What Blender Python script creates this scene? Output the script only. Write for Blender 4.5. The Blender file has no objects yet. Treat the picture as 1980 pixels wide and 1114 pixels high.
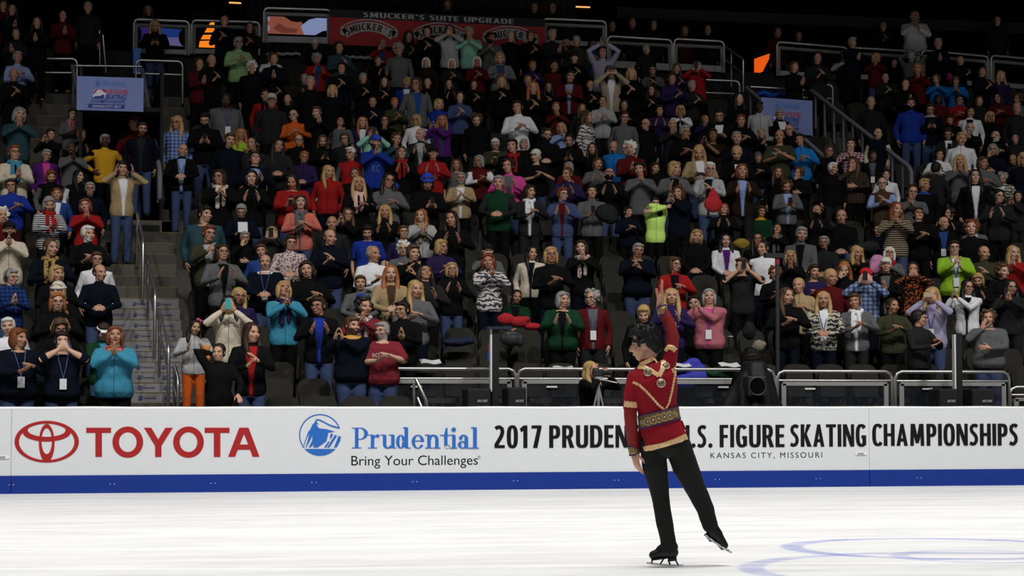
import bpy, bmesh, math, random
import numpy as np
from mathutils import Vector, Matrix, Euler, noise
from mathutils.bvhtree import BVHTree

S = bpy.context.scene
COL = S.collection
RNG = random.Random(7)

# ---------------------------------------------------------------- camera
FPX = 4032.0
YAW, PIT = math.radians(-11.77), math.radians(3.166)
CAM = Vector((0, 0, 1.148))
cam_d = bpy.data.cameras.new('camera')
cam_d.sensor_width = 36.0
cam_d.lens = 36.0 * FPX / 1980
cam_d.clip_end = 300
cam = bpy.data.objects.new('camera', cam_d)
cam.location = CAM
cam.rotation_euler = (math.pi/2 + PIT, 0, YAW)
COL.objects.link(cam)
S.camera = cam

# ---------------------------------------------------------------- world, exposure
w = bpy.data.worlds.new('arena_dark')
S.world = w
w.use_nodes = True
w.node_tree.nodes['Background'].inputs[0].default_value = (0.55, 0.6, 0.75, 1)
w.node_tree.nodes['Background'].inputs[1].default_value = 0.006
S.view_settings.view_transform = 'Standard'
S.view_settings.look = 'None'
S.view_settings.exposure = 0.0
S.view_settings.gamma = 1.0
S.view_settings.use_curve_mapping = False
S.cycles.max_bounces = 5
S.cycles.diffuse_bounces = 2
S.cycles.glossy_bounces = 2
S.cycles.transparent_max_bounces = 8
S.cycles.sample_clamp_indirect = 3.0

# ---------------------------------------------------------------- rink lights, hung high over the ice
def rink_light(x, y, z, tx, ty, power, ang=100, blend=1.0, radius=.6, col=(1, .975, .94)):
    d = bpy.data.lights.new('rink_lamp', 'SPOT')
    d.energy = power
    d.spot_size = math.radians(ang)
    d.spot_blend = blend
    d.shadow_soft_size = radius
    d.color = col
    o = bpy.data.objects.new('rink_lamp', d)
    o.location = (x, y, z)
    v = Vector((tx, ty, 0)) - Vector((x, y, z))
    o.rotation_euler = v.to_track_quat('-Z', 'Y').to_euler()
    COL.objects.link(o)
def ice_bank(x, y, z, sx, sy, power, spread):
    d = bpy.data.lights.new('ice_lamp_bank', 'AREA')
    d.shape = 'RECTANGLE'; d.size = sx; d.size_y = sy; d.energy = power; d.spread = math.radians(spread); d.color = (1, .985, .965)
    o = bpy.data.objects.new('ice_lamp_bank', d); o.location = (x, y, z); COL.objects.link(o)
ice_bank(6, 7, 20, 50, 12, 2800, 62)
ice_bank(6, 19, 20, 50, 8, 1000, 62)                     # the banks of lamps straight over the ice
for lx in (-7, 2, 11, 20):
    rink_light(lx, 14, 20, lx, 26.0, 7800, 90, 1.0)     # lamps at the edge of the rink: their light dies out towards the top rows

# ---------------------------------------------------------------- pixel -> point in the place
def ray(px, py):
    x, z = (px-990)/FPX, -(py-557)/FPX
    cp, sp = math.cos(PIT), math.sin(PIT)
    y2, z2 = cp - z*sp, sp + z*cp
    c, s = math.cos(YAW), math.sin(YAW)
    return Vector((x*c - y2*s, x*s + y2*c, z2))
def atY(px, py, Y):
    r = ray(px, py); return CAM + r*(Y/r.y)
def atX(px, py, X):
    r = ray(px, py); return CAM + r*(X/r.x)
def atZ(px, py, Z):
    r = ray(px, py); return CAM + r*((Z-CAM.z)/r.z)
def zr(r):                                              # height of the tread of row r
    return .87+.27*(r-2)+.0108*(r-2)**2 if r >= 2 else .87-.25*(2-r)
Y0, RD = 28.05, .85                                     # front edge of row 0, depth of a row
def zc(y): return zr((y-Y0)/RD)
def surf(px, py, h=0.0):                                # where the line of sight meets the stand (h above it)
    lo, hi = 20.0, 60.0
    for _ in range(50):
        m = (lo+hi)/2
        if atY(px, py, m).z - zc(m) - h > 0: lo = m
        else: hi = m
    return atY(px, py, lo), (lo-Y0)/RD

# ---------------------------------------------------------------- materials
MATS = {}
def srgb(r, g, b):
    f = lambda c: c/12.92 if c <= .04045 else ((c+.055)/1.055)**2.4
    return tuple(f(c/255) for c in (r, g, b))
def nodes_of(m):
    m.use_nodes = True
    nt = m.node_tree
    return nt, nt.nodes['Principled BSDF']
def mat(name, col, rough=.6, metal=0.0, spec=.3, bump=0.0, bscale=60, vary=0.0, emit=None, alpha=1.0):
    if name in MATS: return MATS[name]
    m = bpy.data.materials.new(name)
    nt, p = nodes_of(m)
    p.inputs['Base Color'].default_value = (*col, 1)
    p.inputs['Roughness'].default_value = rough
    p.inputs['Metallic'].default_value = metal
    p.inputs['Specular IOR Level'].default_value = spec
    if alpha < 1: p.inputs['Alpha'].default_value = alpha
    if bump or vary:
        tc = nt.nodes.new('ShaderNodeTexCoord')
        n = nt.nodes.new('ShaderNodeTexNoise')
        n.inputs['Scale'].default_value = bscale
        n.inputs['Detail'].default_value = 3
        nt.links.new(tc.outputs['Object'], n.inputs['Vector'])
        if bump:
            b = nt.nodes.new('ShaderNodeBump')
            b.inputs['Strength'].default_value = bump
            b.inputs['Distance'].default_value = .02
            nt.links.new(n.outputs['Fac'], b.inputs['Height'])
            nt.links.new(b.outputs['Normal'], p.inputs['Normal'])
        if vary:
            mx = nt.nodes.new('ShaderNodeMix'); mx.data_type = 'RGBA'
            mx.inputs['A'].default_value = (*[c*(1-vary) for c in col], 1)
            mx.inputs['B'].default_value = (*[min(1, c*(1+vary)) for c in col], 1)
            nt.links.new(n.outputs['Fac'], mx.inputs['Factor'])
            nt.links.new(mx.outputs['Result'], p.inputs['Base Color'])
    if emit:
        p.inputs['Emission Color'].default_value = (*emit[0], 1)
        p.inputs['Emission Strength'].default_value = emit[1]
    MATS[name] = m
    return m
STEEL = mat('brushed_steel', (.55, .55, .54), .32, .9, .5)
ALU = mat('aluminium_frame', (.5, .5, .49), .45, .6)
BLACK = mat('black_matt', (.012, .012, .013), .7)
DARK = mat('dark_plastic', (.02, .02, .021), .5)
CONC = mat('stand_concrete', (.075, .07, .062), .85, bump=.3, bscale=20, vary=.2)
NOSE = mat('yellow_nosing', (.27, .20, .06), .7)

# ---------------------------------------------------------------- mesh helpers
def link(name, me, m=None, parent=None, loc=None, rot=None):
    o = bpy.data.objects.new(name, me)
    COL.objects.link(o)
    if m is not None and me is not None and len(me.materials) == 0: me.materials.append(m)
    if parent: o.parent = parent
    if loc is not None: o.location = loc
    if rot is not None: o.rotation_euler = rot
    return o
def tag(o, label=None, cat=None, group=None, kind=None):
    if label: o['label'] = label
    if cat: o['category'] = cat
    if group: o['group'] = group
    if kind: o['kind'] = kind
    return o
def empty(name, loc, rotz=0):
    o = bpy.data.objects.new(name, None)
    o.location = loc; o.rotation_euler = (0, 0, rotz); o.empty_display_size = .1
    COL.objects.link(o)
    return o
class MB:
    def __init__(s): s.v = []; s.f = []
    def add(s, v, f):
        n = len(s.v); s.v += [tuple(p) for p in v]; s.f += [tuple(i+n for i in q) for q in f]; return s
    def box(s, c, d, R=None):
        x, y, z = (k/2 for k in d)
        P = [Vector(p) for p in ((-x,-y,-z),(x,-y,-z),(x,y,-z),(-x,y,-z),(-x,-y,z),(x,-y,z),(x,y,z),(-x,y,z))]
        if R is not None: P = [R @ p for p in P]
        return s.add([p + Vector(c) for p in P], [(3,2,1,0),(4,5,6,7),(0,1,5,4),(1,2,6,5),(2,3,7,6),(3,0,4,7)])
    def box2(s, a, b):
        a, b = Vector(a), Vector(b)
        return s.box((a+b)/2, [abs(k) for k in (b-a)])
    def tube(s, pts, rad, n=10, flat=1.0, caps=True):
        """round-ended tube along pts; rad one number or one per point"""
        pts = [Vector(p) for p in pts]
        if not hasattr(rad, '__len__'): rad = [rad]*len(pts)
        rings = []
        t0 = (pts[1]-pts[0]).normalized()
        up = Vector((0, 0, 1)) if abs(t0.z) < .9 else Vector((0, 1, 0))
        X = t0.cross(up).normalized()
        P2, R2, T2 = [], [], []
        for i, p in enumerate(pts):
            a = pts[max(i-1, 0)]; b = pts[min(i+1, len(pts)-1)]
            T = (b-a).normalized()
            if i == 0 and caps:
                for k in (.98, .7, .35):
                    P2.append(p - T*rad[0]*k); R2.append(rad[0]*math.sqrt(1-k*k)+1e-4); T2.append(T)
            P2.append(p); R2.append(rad[i]); T2.append(T)
            if i == len(pts)-1 and caps:
                for k in (.35, .7, .98):
                    P2.append(p + T*rad[-1]*k); R2.append(rad[-1]*math.sqrt(1-k*k)+1e-4); T2.append(T)
        vs, fs = [], []
        for p, r, T in zip(P2, R2, T2):
            X = (X - T*X.dot(T)).normalized(); Yv = T.cross(X)
            vs += [p + X*math.cos(2*math.pi*j/n)*r + Yv*math.sin(2*math.pi*j/n)*r*flat for j in range(n)]
        for i in range(len(P2)-1):
            for j in range(n):
                k = (j+1) % n
                fs.append((i*n+j, i*n+k, (i+1)*n+k, (i+1)*n+j))
        fs.append(tuple(range(n))[::-1]); fs.append(tuple((len(P2)-1)*n+j for j in range(n)))
        return s.add(vs, fs)
    def ell(s, c, r, R=None, nu=16, nv=10):
        vs, fs = [], []
        for i in range(nv+1):
            th = math.pi*i/nv
            for j in range(nu):
                ph = 2*math.pi*j/nu
                p = Vector((r[0]*math.sin(th)*math.cos(ph), r[1]*math.sin(th)*math.sin(ph), r[2]*math.cos(th)))
                if i in (0, nv): p += Vector((math.cos(ph), math.sin(ph), 0))*1e-4
                if R is not None: p = R @ p
                vs.append(p + Vector(c))
        for i in range(nv):
            for j in range(nu):
                k = (j+1) % nu
                fs.append((i*nu+j, (i+1)*nu+j, (i+1)*nu+k, i*nu+k))
        fs.append(tuple(range(nu))); fs.append(tuple(nv*nu+j for j in range(nu))[::-1])
        return s.add(vs, fs)
    def loft(s, secs, n=20, p=2.4):
        """stack of superellipse sections (x, y, z, rx, ry)"""
        vs, fs = [], []
        for (x, y, z, rx, ry) in secs:
            for j in range(n):
                a = 2*math.pi*j/n; c, q = math.cos(a), math.sin(a)
                vs.append((x + rx*math.copysign(abs(c)**(2/p), c), y + ry*math.copysign(abs(q)**(2/p), q), z))
        for i in range(len(secs)-1):
            for j in range(n):
                k = (j+1) % n
                fs.append((i*n+j, i*n+k, (i+1)*n+k, (i+1)*n+j))
        fs.append(tuple(range(n))[::-1]); fs.append(tuple((len(secs)-1)*n+j for j in range(n)))
        return s.add(vs, fs)
    def mesh(s, name, smooth=False):
        me = bpy.data.meshes.new(name)
        me.from_pydata(s.v, [], s.f)
        me.validate()
        if smooth: me.shade_smooth()
        return me
    def build(s, name, m, parent=None, loc=None, rot=None, smooth=False):
        return link(name, s.mesh(name, smooth), m, parent, loc, rot)
def join_verts(mb, fn):
    mb.v = [tuple(fn(Vector(p))) for p in mb.v]; return mb
def modded(me, mods):
    o = bpy.data.objects.new('tmp', me)
    COL.objects.link(o)
    for typ, kw in mods:
        md = o.modifiers.new(typ, typ)
        for k, v in kw.items(): setattr(md, k, v)
    dg = bpy.context.evaluated_depsgraph_get()
    out = bpy.data.meshes.new_from_object(o.evaluated_get(dg))
    bpy.data.objects.remove(o)
    return out
def remesh(mb, vox, smooth=2, fac=.5, name='skin'):
    me = mb.mesh('raw') if isinstance(mb, MB) else mb
    out = modded(me, [('REMESH', dict(mode='VOXEL', voxel_size=vox, use_smooth_shade=True)),
                      ('SMOOTH', dict(factor=fac, iterations=smooth))])
    bpy.data.meshes.remove(me)
    out.name = name
    out.shade_smooth()
    return out
def coords(me):
    a = np.empty(len(me.vertices)*3, np.float32); me.vertices.foreach_get('co', a); return a.reshape(-1, 3)
def set_coords(me, a):
    me.vertices.foreach_set('co', np.ascontiguousarray(a, np.float32).ravel()); me.update()
def attr(me, name, data):
    data = np.asarray(data, np.float32)
    if data.ndim == 1:
        at = me.attributes.new(name, 'FLOAT', 'POINT'); at.data.foreach_set('value', data)
    else:
        if data.shape[1] == 3: data = np.hstack([data, np.ones((len(data), 1), np.float32)])
        at = me.attributes.new(name, 'FLOAT_COLOR', 'POINT'); at.data.foreach_set('color', np.ascontiguousarray(data).ravel())
def curve_mesh(loops, depth=0.0, name='shape'):
    """filled 2D outlines (even-odd) in the XY plane"""
    cu = bpy.data.curves.new('tmp', 'CURVE'); cu.dimensions = '2D'; cu.fill_mode = 'BOTH'; cu.extrude = depth
    for lp in loops:
        sp = cu.splines.new('POLY'); sp.points.add(len(lp)-1)
        for q, (x, y) in zip(sp.points, lp): q.co = (x, y, 0, 1)
        sp.use_cyclic_u = True
    o = bpy.data.objects.new('tmp', cu); COL.objects.link(o)
    dg = bpy.context.evaluated_depsgraph_get()
    me = bpy.data.meshes.new_from_object(o.evaluated_get(dg))
    bpy.data.objects.remove(o); bpy.data.curves.remove(cu)
    me.name = name
    return me
def text_mesh(txt, bold=0.0, shear=0.0, spacing=1.0, name='lettering'):
    cu = bpy.data.curves.new('tmp', 'FONT'); cu.body = txt; cu.size = 1.0
    cu.offset = bold; cu.shear = shear; cu.space_character = spacing; cu.extrude = .0012; cu.resolution_u = 8
    o = bpy.data.objects.new('tmp', cu); COL.objects.link(o)
    dg = bpy.context.evaluated_depsgraph_get()
    me = bpy.data.meshes.new_from_object(o.evaluated_get(dg))
    bpy.data.objects.remove(o); bpy.data.curves.remove(cu)
    me.name = name
    return me
def fit(me, x0, x1, z0, z1):
    """stretch a flat mesh to fill a box in its own XY"""
    a = coords(me); lo, hi = a.min(0), a.max(0)
    a[:, 0] = x0 + (a[:, 0]-lo[0])/(hi[0]-lo[0])*(x1-x0)
    a[:, 1] = z0 + (a[:, 1]-lo[1])/(hi[1]-lo[1])*(z1-z0)
    set_coords(me, a); return me
def merge(ms, name):
    """several small meshes as one"""
    mb = MB()
    for me in ms:
        mb.add([tuple(v.co) for v in me.vertices], [tuple(p.vertices) for p in me.polygons])
        bpy.data.meshes.remove(me)
    return mb.mesh(name)
def upright(me, y=0.0):
    """XY lettering -> stands in the XZ plane facing -Y, its back at y"""
    a = coords(me); b = np.stack([a[:, 0], y - (a[:, 2]-a[:, 2].min()), a[:, 1]], 1)
    set_coords(me, b); return me
# ================================================================ ICE
def ice_material():
    m = bpy.data.materials.new('rink_ice')
    m.use_nodes = True
    nt = m.node_tree; N = nt.nodes; L = nt.links
    N.clear()
    out = N.new('ShaderNodeOutputMaterial')
    tc = N.new('ShaderNodeTexCoord')
    def noise_n(scale, vec, detail=4, rough=.6):
        n = N.new('ShaderNodeTexNoise'); n.inputs['Scale'].default_value = scale
        n.inputs['Detail'].default_value = detail; n.inputs['Roughness'].default_value = rough
        L.new(vec, n.inputs['Vector']); return n.outputs['Fac']
    def mapping(sx, sy, rz=0.0):
        mp = N.new('ShaderNodeMapping'); mp.inputs['Scale'].default_value = (sx, sy, 1); mp.inputs['Rotation'].default_value = (0, 0, rz)
        L.new(tc.outputs['Object'], mp.inputs['Vector']); return mp.outputs['Vector']
    def mix(a, b, f):
        x = N.new('ShaderNodeMix'); x.data_type = 'RGBA'
        for k, v in (('A', a), ('B', b), ('Factor', f)):
            if hasattr(v, 'is_linked'): L.new(v, x.inputs[k])
            elif k == 'Factor': x.inputs[k].default_value = v
            else: x.inputs[k].default_value = (*v, 1)
        return x.outputs['Result']
    def ramp(fac, a, b):
        r = N.new('ShaderNodeMapRange'); r.inputs['From Min'].default_value = a; r.inputs['From Max'].default_value = b
        L.new(fac, r.inputs['Value']); return r.outputs['Result']
    white, grey, blue_grey = (.725, .73, .73), (.57, .58, .60), (.33, .39, .50)
    c = mix(white, grey, ramp(noise_n(1.0, mapping(.9, 3.5, .1)), .5, .85))
    c = mix(c, (.77, .77, .77), ramp(noise_n(3.0, mapping(1.2, 9, -.12), 6, .7), .56, .75))
    # blue-grey streaks over the ice colour, growing stronger towards the boards
    sep = N.new('ShaderNodeSeparateXYZ'); L.new(tc.outputs['Object'], sep.inputs['Vector'])
    edge = ramp(sep.outputs['Y'], 24.6, 27.2)
    streaks = ramp(noise_n(2.6, mapping(1.0, 14, .04), 6, .75), .5, .66)
    mul = N.new('ShaderNodeMath'); mul.operation = 'MULTIPLY'; L.new(edge, mul.inputs[0]); L.new(streaks, mul.inputs[1])
    c = mix(c, blue_grey, mul.outputs[0])
    # thin cut lines of blades: rings of big voronoi-warped waves
    wv = N.new('ShaderNodeTexWave'); wv.wave_type = 'RINGS'; wv.inputs['Scale'].default_value = .12; wv.inputs['Distortion'].default_value = 16
    wv.inputs['Detail'].default_value = 2; wv.inputs['Detail Scale'].default_value = .35
    L.new(tc.outputs['Object'], wv.inputs['Vector'])
    c = mix(c, (.82, .82, .82), ramp(wv.outputs['Fac'], .985, .999))
    # blue lines painted under the ice
    for (cx, cy, r, wd, k) in ICE_RINGS:
        vm = N.new('ShaderNodeVectorMath'); vm.operation = 'DISTANCE'; vm.inputs[1].default_value = (cx, cy, 0)
        L.new(tc.outputs['Object'], vm.inputs[0])
        s1 = N.new('ShaderNodeMath'); s1.operation = 'SUBTRACT'; L.new(vm.outputs['Value'], s1.inputs[0]); s1.inputs[1].default_value = r
        ab = N.new('ShaderNodeMath'); ab.operation = 'ABSOLUTE'; L.new(s1.outputs[0], ab.inputs[0])
        f = N.new('ShaderNodeMapRange'); f.inputs['From Min'].default_value = wd*.4; f.inputs['From Max'].default_value = wd*.7
        f.inputs['To Min'].default_value = k; f.inputs['To Max'].default_value = 0
        L.new(ab.outputs[0], f.inputs['Value'])
        blot = N.new('ShaderNodeMath'); blot.operation = 'MULTIPLY'; L.new(f.outputs['Result'], blot.inputs[0])
        L.new(ramp(noise_n(2.0, mapping(1, 3)), .2, .7), blot.inputs[1])
        c = mix(c, (.12, .16, .55), blot.outputs[0])
    bump = N.new('ShaderNodeBump'); bump.inputs['Strength'].default_value = .25; bump.inputs['Distance'].default_value = .01
    L.new(noise_n(14, mapping(1, 4)), bump.inputs['Height'])
    d = N.new('ShaderNodeBsdfDiffuse'); L.new(c, d.inputs['Color'])
    g = N.new('ShaderNodeBsdfGlossy'); g.inputs['Color'].default_value = (.9, .92, .95, 1); g.inputs['Roughness'].default_value = .1
    L.new(bump.outputs['Normal'], g.inputs['Normal'])
    ms = N.new('ShaderNodeMixShader')
    gl = N.new('ShaderNodeMapRange'); gl.inputs['To Min'].default_value = .02; gl.inputs['To Max'].default_value = .2
    gl.inputs['From Min'].default_value = .3; gl.inputs['From Max'].default_value = .7
    L.new(noise_n(.8, mapping(.6, 2.4, .2)), gl.inputs['Value'])
    L.new(gl.outputs['Result'], ms.inputs[0]); L.new(d.outputs[0], ms.inputs[1]); L.new(g.outputs[0], ms.inputs[2])
    L.new(ms.outputs[0], out.inputs['Surface'])
    return m
def icept(px, py): p = atZ(px, py, 0); return p
_a = icept(1818, 1060); _b = icept(1900, 1076); _c = icept(1960, 1110)
ICE_RINGS = [(_a.x, _a.y, 1.17, .16, .75), (_b.x, _b.y, .62, .13, .42), (_c.x, _c.y+.35, 1.65, .16, .6)]
ice = MB().box2((-30, -4, -.08), (42, 27.42, 0)).build('floor', ice_material())
tag(ice, 'white scraped rink ice in front of the advertising boards', None, None, 'structure')
sub = MB().box2((-30, 27.42, -.12), (42, 52, -.02)).build('floor_walkway', CONC); tag(sub, 'dark walkway floor behind the boards', kind='structure')

# ================================================================ RINK BOARDS
BY = 27.30
WHITE_BOARD = mat('board_white', (.70, .72, .74), .45, bump=.04, bscale=6, vary=.015)
KICK = mat('kick_blue', srgb(17, 50, 138), .4, bump=.05, bscale=9, vary=.06)
CAPW = mat('board_cap_white', (.86, .87, .88), .35)
TRED = mat('logo_red', srgb(166, 32, 34), .5)
PBLUE = mat('logo_blue', srgb(40, 105, 190), .5)
INK = mat('letter_black', (.009, .009, .009), .6, spec=.1)
SEAMG = mat('seam_grey', (.42, .43, .45), .6)
def bz(px, py):
    p = atY(px, py, BY-.004); return (p.x, p.z)
xs = [-9.0, bz(22, 850)[0], bz(1681, 850)[0], 24.0]
BOARDS = []
for i, lab in enumerate(('white dasher board with latch left of the red oval car logo',
                         'long white dasher board with the red car logo and the championship lettering',
                         'white dasher board carrying the word CHAMPIONSHIPS after the gate seam')):
    a, b = xs[i]+.004, xs[i+1]-.004
    r = MB().box2((a, BY, .229), (b, BY+.1, 1.085)).build('rink_board', WHITE_BOARD)
    tag(r, lab.replace('left of', 'beside'), 'rink board', 'dasher boards along the ice')
    MB().box2((a, BY-.006, 0), (b, BY+.1, .229)).build('kick_plate', KICK, r)
    c = MB(); n = int((b-a)/.25)+2
    for k in range(n):          # cover strip with the slack ripples of a padded top
        pass
    pts = [(a+(b-a)*k/(n-1), BY+.045, 1.082 + .007*noise.noise(Vector((k*.37+i*9, 3, 1)))) for k in range(n)]
    c.tube(pts, .052, 10, .5)
    c.build('top_cap', CAPW, r, smooth=True)
    BOARDS.append(r)
bolt_me = MB().ell((0, 0, 0), (.006, .003, .006)).mesh('bolt')
BOLT = mat('bolt_white', (.75, .75, .78), .4)
for k in range(10):
    px = 18 + 195*k
    for d in (0, 8):
        p = bz(px+d, 939-1.6*k*.9)
        j = 0 if p[0] < xs[1] else (1 if p[0] < xs[2] else 2)
        link('bolt', bolt_me, BOLT, BOARDS[j], (p[0], BY-.007, .115))
MB().box2((xs[1]-.005, BY-.001, .24), (xs[1]+.005, BY+.02, 1.06)).build('panel_seam', SEAMG, BOARDS[1])
MB().box2((xs[2]-.004, BY-.001, .24), (xs[2]+.004, BY+.02, 1.06)).build('panel_seam', SEAMG, BOARDS[2])
for (px, py, j) in ((1665, 877, 1), (5, 884, 0)):
    p = bz(px, py)
    l = MB().box((p[0], BY-.004, p[1]), (.17, .014, .04)).build('gate_latch', CAPW, BOARDS[j])
    MB().box((p[0]-.01, BY-.014, p[1]), (.09, .012, .018)).build('latch_bar', STEEL, l)

def board_shape(name, loops_groups, m, parent, zoom, y=BY):
    """outlines drawn on the board; zoom maps drawing units to board x, z"""
    ms = [curve_mesh([[zoom(*p) for p in lp] for lp in loops], .002+.00008*i) for i, loops in enumerate(loops_groups)]
    for i, q in enumerate(ms):                          # each outline a hair proud of the one before, so none coincide
        a = coords(q); a[:, 2] -= a[:, 2].min(); set_coords(q, a)
    me = merge(ms, name); upright(me, y); return link(name, me, m, parent)
def ellipse(cx, cy, rx, ry, n=48, a0=0, a1=360):
    return [(cx+rx*math.cos(math.radians(a0+(a1-a0)*i/n)), cy+ry*math.sin(math.radians(a0+(a1-a0)*i/n))) for i in range(n + (a1-a0 < 360))]
def ringarc(cx, cy, rx, ry, tx, ty, a0, a1, n=24):
    return ellipse(cx, cy, rx, ry, n, a0, a1) + ellipse(cx, cy, rx-tx, ry-ty, n, a0, a1)[::-1]
def rect(x0, y0, x1, y1): return [(x0, y0), (x1, y0), (x1, y1), (x0, y1)]
zT = lambda u, v: bz(u/3.808, 780+v/3.808)
def toyo_T(x0, x1): 
    m_ = (x0+x1)/2
    return [[(x0, 180), (x1, 180), (x1, 218), (m_+24, 218), (m_+24, 395), (m_-24, 395), (m_-24, 218), (x0, 218)]]
Bm = BOARDS[1]
board_shape('car_logo_lettering', [toyo_T(635, 818), [ellipse(941, 286, 113, 115), ellipse(941, 286, 65, 73)],
    [[(1060, 180), (1114, 180), (1165, 266), (1218, 180), (1273, 180), (1189, 314), (1189, 395), (1142, 395), (1142, 314)]],
    [ellipse(1388, 286, 113, 115), ellipse(1388, 286, 65, 73)], toyo_T(1507, 1690),
    [[(1762, 180), (1830, 180), (1911, 394), (1860, 394), (1841, 342), (1751, 342), (1731, 394), (1680, 394)], [(1797, 226), (1765, 304), (1828, 304)]]], TRED, Bm, zT)
board_shape('car_logo_emblem', [[ellipse(344, 283, 237, 154, 96), ellipse(344, 284, 204, 134, 96)],
    [ellipse(344, 212, 177, 70, 64), ellipse(344, 198, 139, 49, 64)],
    [ellipse(344, 293, 58, 141, 64), ellipse(344, 279, 38, 95, 64)],
    [[(322, 400), (366, 400), (360, 430), (328, 430)]]], TRED, Bm, zT)
zP = lambda u, v: bz(540+u/4.714, 780+v/4.714)
ROCK = [ringarc(372, 289, 191, 191, 10, 10, 141, 341, 50),
    [(336, 144), (372, 147), (462, 194), (552, 222), (554, 232), (500, 222), (458, 206), (370, 160), (344, 158)],
    ellipse(372, 289, 190, 190, 40, 42, 138),
    [(335, 145), (345, 178), (362, 192), (336, 190), (362, 228), (440, 238), (506, 258), (448, 268), (430, 345), (352, 403), (308, 403), (318, 372), (284, 403), (268, 403), (300, 340), (304, 290), (286, 330), (246, 403), (240, 403), (262, 330), (276, 270), (252, 320), (226, 388), (222, 382), (262, 262), (282, 240), (304, 190), (318, 182)],
    [(470, 275), (492, 284), (466, 330), (462, 300)], [(508, 288), (528, 294), (458, 403), (436, 403), (456, 372), (474, 340)],
    [(540, 298), (562, 304), (556, 340), (524, 403), (498, 403), (520, 350)], [(450, 345), (458, 352), (428, 403), (408, 403)]]
board_shape('rock_emblem', [[lp] for lp in ROCK], PBLUE, Bm, zP)
SER = [rect(690, 226, 722, 408), rect(662, 403, 748, 411), rect(662, 222, 738, 229), ringarc(736, 277, 73, 55, 34, 8, -92, 92), rect(720, 222, 738, 230), rect(720, 324, 738, 332),
    rect(835, 288, 866, 408), rect(808, 403, 893, 411), rect(810, 285, 850, 292), ringarc(893, 318, 30, 32, 12, 9, 180, 285), ellipse(898, 298, 16, 16, 20),
    rect(945, 288, 976, 380), rect(922, 285, 960, 292), rect(1020, 288, 1051, 408), rect(998, 285, 1036, 292), rect(1036, 403, 1066, 411), ringarc(990, 372, 45, 42, 30, 12, 25, 180),
    ringarc(1108, 350, 43, 62, 30, 8, 0, 360, 40), rect(1142, 220, 1174, 408), rect(1128, 218, 1160, 226), rect(1160, 403, 1197, 411),
    ringarc(1264, 350, 57, 63, 30, 8, 30, 360, 40), rect(1232, 339, 1320, 347),
    rect(1350, 290, 1381, 408), rect(1328, 285, 1366, 292), rect(1330, 403, 1400, 411), ringarc(1404, 332, 48, 47, 30, 13, 180, 360), rect(1422, 332, 1452, 408), rect(1406, 403, 1470, 411),
    [(1503, 290), (1519, 225), (1533, 225), (1533, 380), (1503, 380)], rect(1466, 287, 1552, 295), ringarc(1530, 372, 27, 40, 27, 30, 20, 180),
    rect(1577, 290, 1607, 408), rect(1556, 285, 1592, 292), rect(1556, 403, 1622, 411), ellipse(1590, 240, 20, 20, 24),
    ringarc(1672, 378, 44, 34, 28, 8, 0, 360, 36), rect(1690, 322, 1721, 408), ringarc(1680, 324, 41, 38, 30, 8, 180, 360), ellipse(1654, 316, 15, 15, 20), rect(1706, 403, 1744, 411),
    rect(1768, 220, 1800, 408), rect(1748, 218, 1786, 226), rect(1748, 403, 1818, 411)]
board_shape('sponsor_lettering', [[lp] if len(lp) < 40 or i not in () else [lp] for i, lp in enumerate(SER)], PBLUE, Bm, zP)
def board_text(name, txt, m, parent, x0, y0, x1, y1, bold=0.0, spacing=1.0, flat=True):
    me = text_mesh(txt, bold, 0, spacing, name)
    a, b = bz(x0, y0), bz(x1, y1)
    c = bz(x0, y1)
    fit(me, a[0], b[0], c[1], a[1]); upright(me, BY+.001)
    return link(name, me, m, parent)
board_text('slogan_lettering', 'Bring Your Challenges', INK, Bm, 679.5, 881.5, 924, 906.5, 0.0)
board_shape('registered_mark', [[ellipse(1820, 493, 12, 12, 20), ellipse(1820, 493, 9.5, 9.5, 20)]], INK, Bm, zP)
# condensed bold capitals, drawn stroke by stroke in a cell one unit high
SW, SH = .175, .135
def sring(cx, cy, rx, ry, a0, a1, tx=SW, ty=SH, n=26, p=2.7):
    q = lambda rx, ry, a: (cx+rx*math.copysign(abs(math.cos(a))**(2/p), math.cos(a)), cy+ry*math.copysign(abs(math.sin(a))**(2/p), math.sin(a)))
    A = [math.radians(a0+(a1-a0)*i/n) for i in range(n+1)]
    return [q(rx, ry, t) for t in A] + [q(rx-tx, ry-ty, t) for t in A[::-1]]
def stroke(pts, w):
    l, r = [], []
    for i, (x, y) in enumerate(pts):
        (x0, y0), (x1, y1) = pts[max(i-1, 0)], pts[min(i+1, len(pts)-1)]
        d = math.hypot(x1-x0, y1-y0); nx, ny = -(y1-y0)/d*w/2, (x1-x0)/d*w/2
        l.append((x+nx, y+ny)); r.append((x-nx, y-ny))
    return l + r[::-1]
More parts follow.
